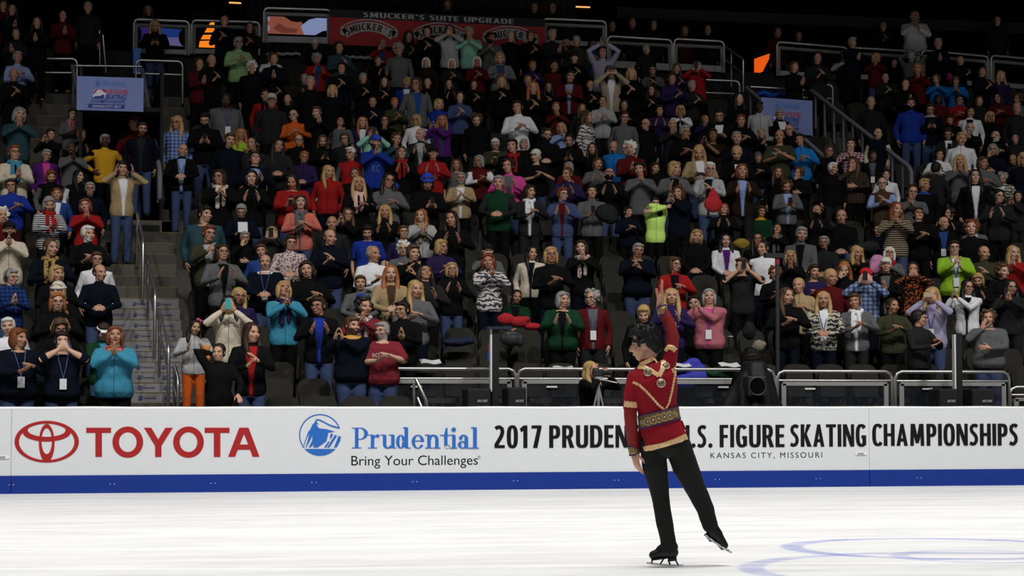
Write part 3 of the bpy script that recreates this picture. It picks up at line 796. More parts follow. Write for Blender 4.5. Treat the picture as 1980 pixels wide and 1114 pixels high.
# ================================================================ GLASS BARRIER IN FRONT OF THE STAND
GY = 29.60
GLASS = mat('barrier_glass', (.03, .035, .045), .04, spec=.5, alpha=.30)
def barrier(px0, px1, y_top, y_mid, y_fr, label, e0=True, e1=True, dy=0):
    a, b = at(px0, y_top, GY), at(px1, y_top+dy, GY)
    m = (px0+px1)/2
    z_m, z_f = at(px0, y_mid, GY).z, at(px0, y_fr, GY).z
    k = .1; z0 = .9
    zt = a.z
    pts = []
    if e0: pts += [(a.x, GY, z0), (a.x, GY, zt-k), (a.x+.3*k, GY, zt-.3*k), (a.x+k, GY, zt)]
    else: pts += [(a.x, GY, zt)]
    if e1: pts += [(b.x-k, GY, zt), (b.x-.3*k, GY, zt-.3*k), (b.x, GY, zt-k), (b.x, GY, z0)]
    else: pts += [(b.x, GY, zt)]
    r = MB().tube(pts, .027, 12).build('glass_barrier', STEEL, smooth=True); tag(r, label, 'barrier', 'glass barriers before the first raised row')
    MB().tube([(a.x+.03, GY, z_m), (b.x-.03, GY, z_m)], .02, 10).build('mid_rail', STEEL, r, smooth=True)
    fr = MB().box2((a.x+.08, GY-.02, z_f-.03), (b.x-.08, GY+.02, z_f+.025)).box2((a.x+.06, GY-.02, .3), (a.x+.13, GY+.02, z_f)).box2((b.x-.13, GY-.02, .3), (b.x-.06, GY+.02, z_f))
    f = fr.build('frame', ALU, r)
    MB().box2((a.x+.12, GY-.006, .3), (b.x-.12, GY+.006, z_f-.02)).build('pane', GLASS, r)
    for t in np.arange(.5, b.x-a.x-.3, 1.3):
        MB().box((a.x+t, GY-.03, z_f-.075), (.16, .015, .025)).build('clip', mat('clip_white', (.8, .8, .8), .3), r)
    return r
barrier(738, 997, 713, 732, 737.5, 'glass barrier with a steel rail beside the black post with white edge', e0=False)
barrier(1001, 1497, 713.5, 732.5, 738, 'long glass barrier with a steel rail behind the waving skater')
barrier(1503, 1724, 718, 736, 742, 'glass barrier between the draped camera and the doubled posts')
barrier(1731, 1951, 719, 737, 742.5, 'glass barrier with a steel rail behind the second black post')
barrier(1953, 2110, 749, 764, 772, 'low dim glass barrier at the photo edge, beyond the grey sweater', e1=False)
steel_rail([('', [at(805, 735, 28.6), at(824, 775, 28.5), at(828, 800, 28.5)]), ('post', [at(800, 740, 28.9), at(801, 800, 28.9)]), ('mid_rail', [at(808, 770, 28.6), at(820, 800, 28.5)])], 'small bent steel rail at the end of the lowest rows')
# ================================================================ PEOPLE: one skin, clothes, hair
V3 = Vector
def bone2(a, c, l1, l2, pole):
    """middle joint of a two-bone limb from a to c, bent towards pole"""
    d = c-a; L = min(d.length, (l1+l2)*.995)
    c = a + d.normalized()*L
    x = (l1*l1-l2*l2+L*L)/(2*L); h = math.sqrt(max(l1*l1-x*x, 0))
    n = d.normalized(); p = (pole - n*pole.dot(n)).normalized()
    return a + n*x + p*h, c
def hand(mb, w, fd, pn, side, curl=.25, spread=.10, k=1.0, bend=None, fr=.0088):
    """palm, four fingers and a thumb. w wrist, fd finger direction, pn palm normal, side +1: thumb towards fd x pn"""
    fd = fd.normalized(); pn = (pn - fd*pn.dot(fd)).normalized()
    ax = fd.cross(pn)*side                               # towards the thumb
    R = Matrix((ax, fd, pn)).transposed()
    mb.ell(w + fd*.048*k, (.040*k, .056*k, .0165*k), R, 14, 8)
    mb.tube([w - fd*.02, w + fd*.03*k], [.024*k, .027*k], 10, .75)
    for i, (o, L) in enumerate(((.030, .068), (.0105, .078), (-.0095, .073), (-.0285, .056))):
        cu = curl if bend is None else bend[i]
        b = w + fd*(.088-abs(i-1.2)*.004)*k + ax*o*k
        d0 = (fd + ax*spread*(1.2-i)*.5).normalized()
        d1 = (d0*math.cos(cu) + pn*math.sin(cu)); d2 = (d0*math.cos(cu*2.1) + pn*math.sin(cu*2.1)); d3 = (d0*math.cos(cu*3) + pn*math.sin(cu*3))
        p1 = b + d1*L*.45*k; p2 = p1 + d2*L*.31*k; p3 = p2 + d3*L*.24*k
        mb.tube([b - fd*.025*k, b, p1, p2, p3], [fr*k, fr*1.05*k, fr*k, fr*.92*k, fr*.8*k], 8)
    t0 = w + fd*.022*k + ax*.026*k + pn*.004*k
    t1 = t0 + (ax*.72 + fd*.62 + pn*.25).normalized()*.034*k
    t2 = t1 + (ax*.42 + fd*.85 + pn*.32).normalized()*.030*k
    t3 = t2 + (ax*.22 + fd*.92 + pn*.32).normalized()*.022*k
    mb.tube([t0 - fd*.008, t0, t1, t2, t3], [.012*k, .0135*k, .0115*k, .0105*k, .0085*k], 8)
def head_shapes(mb, M, k=1.0, female=False):
    """M: head space (face to -Y, eyes at z=0) -> body space"""
    R = M.to_3x3()
    def E(c, r): mb.ell(M @ V3(c)*1.0, [q*k for q in r], R, 18, 12)
    def T(p, r, n=8): mb.tube([M @ V3(q) for q in p], [q*k for q in r] if hasattr(r, '__len__') else r*k, n)
    E((0, .014, .028), (.0755, .094, .088))
    E((0, -.024, -.028), (.062 if not female else .059, .068, .086))
    E((0, -.038, -.078), (.046 if not female else .040, .044, .036))
    T([(0, -.088, .012), (0, -.104, -.012), (0, -.112, -.026)], [.008, .010, .012])
    T([(-.012, -.098, -.030), (.012, -.098, -.030)], [.009, .009])
    T([(-.040, -.074, .022), (0, -.083, .025), (.040, -.074, .022)], [.011, .012, .011])
    for s in (-1, 1):
        E((s*.037, -.062, -.026), (.026, .026, .024))
        E((s*.076, .010, -.006), (.011, .021, .031))
    T([(-.019, -.086, -.059), (0, -.092, -.059), (.019, -.086, -.059)], [.008, .0105, .008])
def paint_face(me, M, k=1.0, smile=True):
    a = coords(me); inv = np.array(M.inverted())
    h = np.hstack([a, np.ones((len(a), 1), np.float32)]) @ inv.T
    x, y, z = h[:, 0], h[:, 1], h[:, 2]
    near = (np.abs(x) < .11) & (np.abs(z) < .14) & (np.abs(y) < .14)
    front = near & (y < -.045)
    sm = lambda d, s: np.clip((1-d)/s+.5, 0, 1)
    ax = np.abs(x)
    out = np.zeros((len(a), 4), np.float32)
    eye = np.sqrt(((ax-.031)/.0155)**2+((z-.003)/.0075)**2)
    iris = np.sqrt(((ax-.031)/.0085)**2+((z-.003)/.0085)**2)
    lash = np.sqrt(((ax-.031)/.018)**2+((z-.010)/.0045)**2)
    brow = np.sqrt(((ax-.033)/.022)**2+((z-.027+.25*(ax-.033)**2/.022)/.0055)**2)
    mouth = np.sqrt((x/.025)**2+((z+.059-.25*x*x/.025)/.0095)**2)
    inner = np.sqrt((x/.019)**2+((z+.059-.3*x*x/.025)/(.0055 if smile else .0035))**2)
    out[:, 0] = np.maximum.reduce([sm(iris, .5), sm(lash, .5), sm(brow, .6)*.85])*front      # dark: eyes, brows
    out[:, 1] = sm(mouth, .5)*front*(1-.0*x)                                                 # lips
    beard = near & (z < -.028) & (y < .02) & (z > -.125)
    bl = np.clip((-.030-z-.02*np.clip((.045-ax)/.03, 0, 1)*(z > -.05))/.012, 0, 1)*(1-sm(mouth, .5))
    bl = np.where(front & (z > -.052) & (z < -.040) & (ax < .034), 1, bl)
    out[:, 2] = bl*beard
    attr(me, 'face', out)
    white = np.maximum(sm(eye, .5)*(1-sm(iris, .5)), sm(inner, .5)*(.42 if smile else 0))*front
    hole = sm(inner, .5)*front*(0 if smile else 1)
    attr(me, 'white', white); attr(me, 'hole', hole)
TOR = [(.80, .0, .148, .100), (.88, .0, .168, .108), (.95, .0, .165, .106), (1.04, -.004, .146, .098), (1.14, -.006, .150, .104), (1.24, -.004, .166, .112), (1.32, .002, .170, .106), (1.38, .008, .140, .086), (1.43, .012, .075, .062)]
def arms_of(pose):
    """wrist, finger direction, palm normal, elbow pole per side (image left is -X; the person faces -Y)"""
    D = {}
    def sym(w, fd, pn, pole):
        for s in (-1, 1):
            D[s] = (V3((s*w[0], w[1], w[2])), V3((s*fd[0], fd[1], fd[2])), V3((s*pn[0], pn[1], pn[2])), V3((s*pole[0], pole[1], pole[2])))
    low = ((.8, .2, -.7))
    if pose == 'C': sym((.024, -.30, 1.19), (-.02, -.45, .9), (-1, 0, 0), low)
    elif pose == 'M': sym((.105, -.29, 1.22), (-.15, -.35, .92), (-1, -.1, 0), low)
    elif pose == 'H': sym((.024, -.22, 1.36), (-.02, -.25, .95), (-1, 0, 0), (.8, -.2, -.6))
    elif pose == 'O':
        sym((.062, -.17, 1.47), (-.62, -.10, .75), (0, 1, 0), (.8, -.4, -.5))
    elif pose == 'B':                                    # one hand brought down across the other
        D[-1] = (V3((-.055, -.29, 1.17)), V3((.55, -.45, .70)), V3((.6, .1, -.4)), V3((-.8, .2, -.7)))
        D[1] = (V3((.060, -.31, 1.24)), V3((-.62, -.25, .66)), V3((-.6, .2, -.55)), V3((.8, .2, -.7)))
    elif pose == 'J':
        D[1] = (V3((.055, -.27, 1.26)), V3((-.45, -.30, .85)), V3((-.7, .1, -.3)), V3((.8, .1, -.7)))
        D[-1] = (V3((-.050, -.29, 1.31)), V3((.50, -.20, .80)), V3((.7, .2, -.4)), V3((-.8, .1, -.7)))
    elif pose == 'Q':                                    # flat palm up, the other hand above it
        D[-1] = (V3((-.05, -.29, 1.15)), V3((.62, -.60, .35)), V3((0, .2, 1)), V3((-.8, .2, -.7)))
        D[1] = (V3((.115, -.28, 1.22)), V3((-.70, -.45, .35)), V3((-.3, .1, -1)), V3((.8, .2, -.7)))
    elif pose == 'U':
        for s in (-1, 1): D[s] = (V3((-.17+s*.045, -.22, 1.40)), V3((-s*.1, -.2, .95)), V3((-s, 0, 0)), V3((s*.6, -.2, -.7)))
    elif pose == 'V':
        sym((.135, -.16, 1.50), (-.05, -.15, .97), (-1, -.1, 0), (.7, .1, -.7))
    elif pose == 'A': sym((.07, -.16, 1.72), (-.1, -.2, .95), (-1, 0, 0), (.9, -.3, 0))
    elif pose == 'D': sym((.235, -.02, .86), (-.05, -.12, -1), (-1, .1, 0), (.6, .8, 0))
    elif pose == 'K':
        sym((.075, -.27, 1.05), (-.85, -.35, .1), (0, .9, -.3), (.9, .3, -.3))
    elif pose == 'P': sym((.065, -.30, 1.15), (-.55, -.5, .6), (0, .6, .8), low)
    elif pose == 'F': sym((.085, -.24, 1.49), (-.45, -.2, .85), (-.5, .8, 0), (.8, -.1, -.7))
    elif pose == 'N':
        sym((.10, -.28, 1.14), (-.6, -.6, .4), (-.2, .5, .85), low)
    elif pose == 'E':
        sym((.235, -.02, .86), (-.05, -.12, -1), (-1, .1, 0), (.6, .8, 0))
        D[-1] = (V3((-.085, -.15, 1.42)), V3((.25, .1, .95)), V3((.6, .8, 0)), V3((-.7, -.4, -.6)))
        D[1] = (V3((.02, -.26, 1.12)), V3((-.9, -.1, .1)), V3((0, 1, 0)), V3((.9, .2, -.4)))
    elif pose == 'W': sym((.215, -.05, 1.02), (-.6, -.5, -.5), (-.6, .6, 0), (1, .4, 0))
    elif pose == 'X':
        D[-1] = (V3((.13, -.20, 1.50)), V3((.9, 0, .15)), V3((0, 1, 0)), V3((-.8, -.5, .3)))
        D[1] = (V3((-.10, -.24, 1.40)), V3((-.9, 0, .1)), V3((0, 1, 0)), V3((.9, -.4, .5)))
    elif pose == 'G':
        D[-1] = (V3((-.09, .02, 1.56)), V3((.8, .3, .2)), V3((.3, -1, 0)), V3((-1, -.2, .6)))
        D[1] = (V3((.20, -.30, .97)), V3((.1, -.75, -.6)), V3((0, -.4, -1)), V3((.8, .5, .2)))
    return D
HEADS = {'0': (0, 0, 0), 'l': (-32, 3, 0), 'r': (32, 3, 0), 'u': (8, -22, 4), 'd': (-6, 24, 0), 's': (14, 4, 6), 't': (-14, 2, -6), 'o': (6, -6, 0)}
PROTO = {}
def head_matrix(hd, lean=(0, 0, 0)):
    yaw, pitch, roll = (math.radians(q) for q in HEADS[hd])
    piv = V3((0, .005, 1.475))+V3(lean)
    # yaw +: towards +X (image right); pitch +: looking down
    R = Euler((pitch, roll, yaw), 'XYZ').to_matrix().to_4x4()
    return Matrix.Translation(piv) @ R @ Matrix.Translation(V3((0, -.012, .114))) @ Matrix.Scale(1.06, 4)
def ruffle(me, amp, scale, seed=0, keep=None):
    a = coords(me)
    for i in range(len(a)):
        p = V3(a[i]); q = V3((p.x*scale, p.y*scale, p.z*scale*.55+seed))
        n = noise.noise(q) + .5*noise.noise(q*2.1)
        d = V3((p.x, p.y, 0))
        if d.length > 1e-4: a[i] += np.array(d.normalized()*n*amp)
    set_coords(me, a)
LEGS, TOPS = {}, {}
def thin_hidden(me, keep, ratio=.34):
    """fewer facets where clothes cover the skin, all of them on head and hands"""
    a = coords(me); wgt = np.ones(len(a), bool)
    for c, r in keep: wgt &= np.linalg.norm(a-np.array(c), axis=1) > r
    o = bpy.data.objects.new('tmp', me); COL.objects.link(o)
    vg = o.vertex_groups.new(name='hidden'); vg.add(np.nonzero(wgt)[0].tolist(), 1.0, 'REPLACE')
    md = o.modifiers.new('d', 'DECIMATE'); md.ratio = ratio; md.vertex_group = 'hidden'; md.vertex_group_factor = 4
    dg = bpy.context.evaluated_depsgraph_get()
    out = bpy.data.meshes.new_from_object(o.evaluated_get(dg))
    bpy.data.objects.remove(o); bpy.data.meshes.remove(me)
    out.name = 'person'; out.shade_smooth()
    return out
def frame(big):
    g = 1.24 if big else 1.0
    return g, (1.18 if big else 1.0), [(0, y - (.03 if big and .85 < z < 1.2 else 0), z, rx*g, ry*(1.32 if big else 1)) for (z, y, rx, ry) in TOR]
def leg_joints(s, sit):
    if sit: return V3((s*.088, .0, .90)), V3((s*.13, -.42, .88)), V3((s*.13, -.44, .47))
    return V3((s*.088, .0, .88)), V3((s*.098, -.018, .47)), V3((s*.105, .03, .075))
def arm_joints(pose, s, big, sit, A):
    wr, fd, pn, pole = A
    sh = V3((s*.172*(1.08 if big else 1), .008, 1.355))
    if pose in ('A', 'F', 'O', 'X', 'V') or (pose == 'G' and s < 0): sh += V3((-s*.005, -.01, .03))
    wr = V3((wr.x, wr.y*(1.15 if big and wr.y < -.1 else 1), wr.z))
    if sit and pose == 'K': wr.z -= .08
    el, wr = bone2(sh, wr, .285, .25, pole)
    return sh, el, wr, fd, pn
def legs_of(big, sit):
    if (big, sit) in LEGS: return LEGS[big, sit]
    g, ga, secs = frame(big); trs, sm_ = MB(), MB()
    for s in (-1, 1):
        hip, kn, an = leg_joints(s, sit)
        trs.tube([hip+V3((0, 0, .03)), hip.lerp(kn, .5), kn, kn.lerp(an, .5), an+V3((0, 0, .02))], [.098*g, .086*g, .070, .066, .064], 14)
        sm_.tube([an+V3((0, .035, -.045)), an+V3((.0, -.03, -.040)), an+V3((s*.02, -.17, -.042))], [.040, .044, .034], 10)
        sm_.tube([an+V3((0, .01, .0)), an+V3((0, .01, -.04))], [.045, .048], 10)
    trs.loft([(0, 0, .78 if not sit else .80, .15*g, .11*g), (0, 0, .90, .176*g, .116*g), (0, 0, 1.0, .160*g, .110*g)])
    LEGS[big, sit] = (remesh(trs, .018, 2, .5, 'trousers'), remesh(sm_, .014, 1, .5, 'shoes'))
    return LEGS[big, sit]
def top_of(pose, big, sit, tee):
    key = (pose, big, sit, tee)
    if key in TOPS: return TOPS[key]
    g, ga, secs = frame(big); top = MB()
    ts = [(x, y, z, rx*1.07+.016, ry*1.07+.018) for (x, y, z, rx, ry) in secs[(1 if sit else 0):-1]] + [(0, .012, 1.418, .090, .080)]
    top.loft(ts)
    if not tee: top.tube([(0, .014, 1.39), (0, .010, 1.424)], [.082, .074], 16)
    J = {}
    for s, A in arms_of(pose).items():
        sh, el, wr, fd, pn = arm_joints(pose, s, big, sit, A); J[s] = (sh, el, wr)
        c = V3((s*.09, .01, 1.36))
        if tee: top.tube([c, sh, sh.lerp(el, .45), sh.lerp(el, .82)], [.074*ga, .072*ga, .068*ga, .070*ga], 14)
        else: top.tube([c, sh, sh.lerp(el, .5), el, el.lerp(wr, .5), wr.lerp(el, .10)], [.074*ga, .072*ga, .060*ga, .053*ga, .048*ga, .040], 14)
    tp = remesh(top, .016, 3, .5, 'top'); ruffle(tp, .010, 11, ord(pose))
    a = coords(tp); x, y, z = a[:, 0], a[:, 1], a[:, 2]
    cut = np.zeros((len(a), 4), np.float32)                  # red: open front, green: collar, blue: sleeves
    halfw = .020 + .055*np.clip((z-1.0)/.42, 0, 1)
    cut[:, 0] = np.clip((halfw-np.abs(x))/.012+.5, 0, 1)*((y < -.055) & (y > -.19-(.10 if big else 0)))*(z < 1.42)
    cut[:, 1] = np.clip((z-1.392)/.012, 0, 1)*(np.abs(x) < .11)*(np.hypot(x, y) < .12)
    sleeve = np.zeros(len(a), np.float32)
    for s, (sh, el, wr) in J.items():
        for p, q, t0 in ((sh, el, .12), (el, wr, -1)):
            P, Q = np.array(p), np.array(q); d = Q-P; t = ((a-P)@d)/(d@d)
            dist = np.linalg.norm(a-(P+np.clip(t, 0, 1)[:, None]*d), axis=1)
            sleeve = np.maximum(sleeve, ((dist < .083*ga) & (t > t0)).astype(np.float32))
    cut[:, 2] = sleeve*(~((np.abs(x) < .13) & (np.abs(y) < .10)))
    cut[:, 0] *= 1-cut[:, 2]
    attr(tp, 'cut', cut)
    TOPS[key] = tp
    return tp
def proto(pose, hd, big=False, sit=False):
    key = (pose, hd, big, sit)
    if key in PROTO: return PROTO[key]
    M = head_matrix(hd); g, ga, secs = frame(big)
    body = MB(); body.loft(secs)
    body.tube([(0, .016, 1.36), (0, .006, 1.46), M @ V3((0, .012, -.04))], [.060*ga, .054*ga, .056*ga], 14)
    head_shapes(body, M)
    for s in (-1, 1):
        hip, kn, an = leg_joints(s, sit)
        body.tube([hip, hip.lerp(kn, .5), kn, kn.lerp(an, .35), an], [.088*g, .072*g, .054, .052, .036], 12)
        body.tube([an+V3((0, .02, -.035)), an+V3((0, -.02, -.03)), an + V3((s*.02, -.15, -.035))], [.034, .036, .027], 10)
    for s, A in arms_of(pose).items():
        sh, el, wr, fd, pn = arm_joints(pose, s, big, sit, A)
        body.tube([sh, sh.lerp(el, .5), el, el.lerp(wr, .4), wr], [.054*ga, .046*ga, .040*ga, .038*ga, .025], 12)
        hand(body, wr, fd, pn, 1 if (fd.cross(pn)).dot(V3((-s, -.2, .35))) > 0 else -1, .22, .16)
    sk = remesh(body, .0068, 2, .5, 'person')
    hands = [arm_joints(pose, s, big, sit, A)[2] + A[1].normalized()*.08 for s, A in arms_of(pose).items()]
    sk = thin_hidden(sk, [(M @ V3((0, 0, 0)), .165)] + [(h, .125) for h in hands]); paint_face(sk, M, smile=(ord(hd)+ord(pose)) % 3 > 0)
    PROTO[key] = (sk, M)
    return PROTO[key]

# ---- hair, hats, eyewear: shapes in head space
HAIR = {}
def strands(me, amp, long=True):
    a = coords(me)
    for i in range(len(a)):
        p = V3(a[i]); an = math.atan2(p.y-.02, p.x)
        n = noise.noise(V3((math.cos(an)*7, math.sin(an)*7, p.z*(5 if long else 38)))) + .5*noise.noise(V3((math.cos(an)*16, math.sin(an)*16, p.z*(7 if long else 50))))
        d = V3((p.x, p.y-.02, .3*p.z)); a[i] += np.array(d.normalized()*n*amp)
    set_coords(me, a)
def hair(style):
    if style in HAIR: return HAIR[style]
    m = MB(); vox = .0095; ruf = .004
    cap = lambda: m.ell((0, .026, .040), (.085, .096, .089), None, 20, 14)
    if style == 's':
        cap(); m.ell((0, .060, -.01), (.074, .060, .075)); [m.ell((s*.070, .020, .010), (.016, .050, .055)) for s in (-1, 1)]; m.tube([(-.05, -.055, .085), (0, -.066, .092), (.05, -.055, .085)], [.02, .026, .02])
    elif style == 'r':
        m.ell((0, .048, .012), (.082, .072, .070)); [m.ell((s*.072, .022, .012), (.014, .052, .042)) for s in (-1, 1)]; m.ell((0, .05, .06), (.07, .07, .058))
    elif style == 'o':
        m.ell((0, .066, -.012), (.070, .048, .042)); [m.ell((s*.071, .030, .002), (.012, .046, .028)) for s in (-1, 1)]
    elif style == 'b':
        cap(); m.ell((0, .062, -.040), (.084, .056, .100)); [m.ell((s*.078, .006, -.030), (.026, .056, .098)) for s in (-1, 1)]
        m.tube([(-.066, -.042, .066), (-.045, -.062, .082), (.01, -.062, .096)], [.018, .018, .016]); m.tube([(.068, -.040, .060), (.055, -.056, .082), (.02, -.062, .096)], [.016, .017, .016])
    elif style == 'l':
        cap(); m.ell((0, .070, -.10), (.088, .050, .19))
        for s in (-1, 1): m.tube([(s*.060, -.035, .070), (s*.082, -.012, .0), (s*.090, -.012, -.09), (s*.092, -.050, -.20), (s*.085, -.085, -.29)], [.024, .027, .033, .034, .018], 10)
    elif style == 'p':
        cap(); m.ell((0, .11, .05), (.040, .040, .042)); m.ell((0, .05, -.01), (.078, .06, .07)); [m.ell((s*.070, .016, .014), (.015, .05, .05)) for s in (-1, 1)]
    elif style == 'c':
        cap(); ruf = .014
        rg = random.Random(3)
        for i in range(60):
            t = rg.uniform(0, 2*math.pi); z = rg.uniform(-.07, .125); r_ = math.sqrt(max(.01, 1-((z-.02)/.13)**2))
            x, y = math.cos(t)*.092*r_, .026+math.sin(t)*.10*r_
            if y < -.035 and z < .075: continue
            m.ell((x, y, z), (.026, .026, .024), None, 8, 6)
    elif style in ('k', 'q'):
        m.ell((0, .014, .050), (.086, .102, .082), None, 20, 14); m.ell((0, .062, -.02), (.072, .050, .06))
        s = -1 if style == 'k' else 1
        m.tube([(-.052, .014+s*.095, .048), (0, .014+s*.115, .046), (.052, .014+s*.095, .048)], [.012, .014, .012], 8)
        m.tube([(-.040, .014+s*.135, .040), (0, .014+s*.150, .040), (.040, .014+s*.135, .040)], [.010, .011, .010], 8)
    elif style == 'w':
        m.ell((0, .020, .052), (.088, .104, .092), None, 20, 14)
        m.tube([(.088*math.cos(t), .016+.104*math.sin(t), .046+.008*math.sin(t)) for t in np.linspace(0, 2*math.pi, 25)], .017, 8); ruf = .003
    elif style == 'v':
        m.tube([(.082*math.cos(t), .012+.100*math.sin(t), .052) for t in np.linspace(0, 2*math.pi, 25)], .015, 8)
        for q in (.10, .12, .14): m.tube([(-.05, .012-q, .052-.2*(q-.1)), (.05, .012-q, .052-.2*(q-.1))], [.012, .012], 8)
    elif style == 'd':
        m.ell((0, .012, .060), (.092, .108, .072), None, 20, 14); m.loft([(0, .01, .042, .145, .155), (0, .01, .054, .140, .150)], 24, 2)
    me = remesh(m, vox, 2, .5, 'hair'); strands(me, ruf, style != 'c')
    HAIR[style] = me
    return me
def glasses_mesh():
    m = MB()
    for s in (-1, 1):
        m.tube([(s*.033+.024*math.cos(t), -.099+.1*abs(math.cos(t)-s*-1)*.03, .002+.017*math.sin(t)) for t in np.linspace(0, 2*math.pi, 17)], .0028, 6, caps=False)
        m.tube([(s*.057, -.094, .006), (s*.078, -.04, .008), (s*.082, .02, .006)], .0028, 6)
    m.tube([(-.010, -.103, .004), (.010, -.103, .004)], .0028, 6)
    return m.mesh('glasses')
GLS = glasses_mesh()
BOW = MB().ell((.075, .0, .115), (.030, .018, .024)).ell((.03, .0, .135), (.030, .018, .024)).ell((.053, .0, .125), (.016, .018, .016)).mesh('hair_bow', True)
def phones_mesh():
    m = MB()
    m.tube([(.092*math.cos(t), .01, .02+.105*math.sin(t)) for t in np.linspace(0, math.pi, 17)], .006, 8)
    for s in (-1, 1): m.ell((s*.088, .006, -.004), (.016, .026, .028))
    return m.mesh('headphones')
HPH = phones_mesh()
def scarf_mesh():
    m = MB()
    m.tube([(.088*math.cos(t), .004+.082*math.sin(t)-.01, 1.435+.012*math.cos(3*t)+.018*math.sin(t)) for t in np.linspace(0, 2*math.pi, 25)], .032, 10)
    m.tube([(-.045, -.10, 1.42), (-.05, -.145, 1.28), (-.045, -.150, 1.10)], [.03, .036, .036], 10, .45)
    m.tube([(.035, -.10, 1.42), (.045, -.146, 1.28), (.040, -.148, 1.14)], [.03, .034, .034], 10, .45)
    me = remesh(m, .012, 1, .5, 'scarf'); ruffle(me, .008, 22); return me
SCARF = scarf_mesh()
def lanyard_mesh():
    m = MB()
    for s in (-1, 1): m.tube([(s*.075, .03, 1.445), (s*.070, -.075, 1.42), (s*.035, -.150, 1.25), (0, -.156, 1.09)], .006, 6, 1)
    return m.mesh('lanyard')
LANY = lanyard_mesh()
BADGE = MB().box((0, -.162, 1.02), (.085, .006, .14)).mesh('badge')

# ---- colours
PAL = dict(blk=(.0055, .0055, .0058), chr=(.018, .018, .019), gry=(.105, .105, .11), lgr=(.38, .38, .39), wht=(.72, .72, .75), crm=(.60, .53, .42), bei=(.36, .29, .20), tan=(.36, .26, .14), brn=(.06, .035, .02), dbr=(.018, .011, .007),
    nvy=(.0045, .0065, .013), blu=(.02, .055, .22), ryl=(.014, .035, .27), lbl=(.25, .34, .60), cob=(.012, .15, .45), tea=(.045, .23, .35), dte=(.025, .062, .078), grn=(.008, .040, .018), lgn=(.27, .46, .20), lim=(.60, 1.0, .20), lmj=(.27, .48, .03), olv=(.040, .043, .024),
    red=(.30, .014, .014), dre=(.085, .008, .010), mar=(.18, .022, .032), cor=(.55, .15, .11), pnk=(.55, .06, .26), lpk=(.68, .42, .40), ros=(.42, .13, .16), pur=(.085, .015, .15), vio=(.024, .015, .062), lav=(.36, .33, .48), org=(.55, .10, .015), yel=(.62, .33, .02), min=(.25, .52, .40), den=(.05, .075, .16), flo=(.35, .08, .015), mix=(.22, .08, .11), fai=(.05, .05, .07), zig=(.03, .03, .03), leo=(.12, .07, .02))
CN = dict(blk='black', chr='charcoal', gry='grey', lgr='light grey', wht='white', crm='cream', bei='beige', tan='tan', brn='brown', dbr='dark brown', nvy='navy', blu='blue', ryl='royal blue', lbl='pale blue', cob='bright blue', tea='teal', dte='dark teal', grn='dark green', lgn='light green', lim='neon lime', lmj='lime green', olv='olive', red='red', dre='dark red', mar='crimson', cor='coral', pnk='bright pink', lpk='pale pink', ros='dusty pink', pur='purple', vio='dark violet', lav='lavender', org='orange', yel='yellow', min='mint', den='denim blue', flo='orange floral', mix='patterned', fai='snowflake patterned', zig='zigzag patterned', leo='leopard print')
GN = dict(J='jacket', S='sweater', T='T-shirt', C='coat', H='hoodie', V='vest', D='cardigan', B='plaid shirt', Z='striped top')
HC = dict(k=(.012, .009, .008), d=(.030, .017, .010), n=(.075, .040, .020), a=(.16, .045, .018), j=(.32, .11, .03), g=(.42, .27, .11), y=(.27, .26, .25), w=(.66, .65, .62), l=(.42, .27, .11), u=(.03, .06, .40), r=(.5, .02, .02), p=(.42, .27, .11))
HATC = dict(k=(.012, .012, .014), w=(.62, .60, .54), c=(.5, .46, .38), u=(.03, .06, .42), r=(.50, .02, .02), y=(.10, .12, .13), n=(.8, .8, .8), d=(.10, .015, .04))
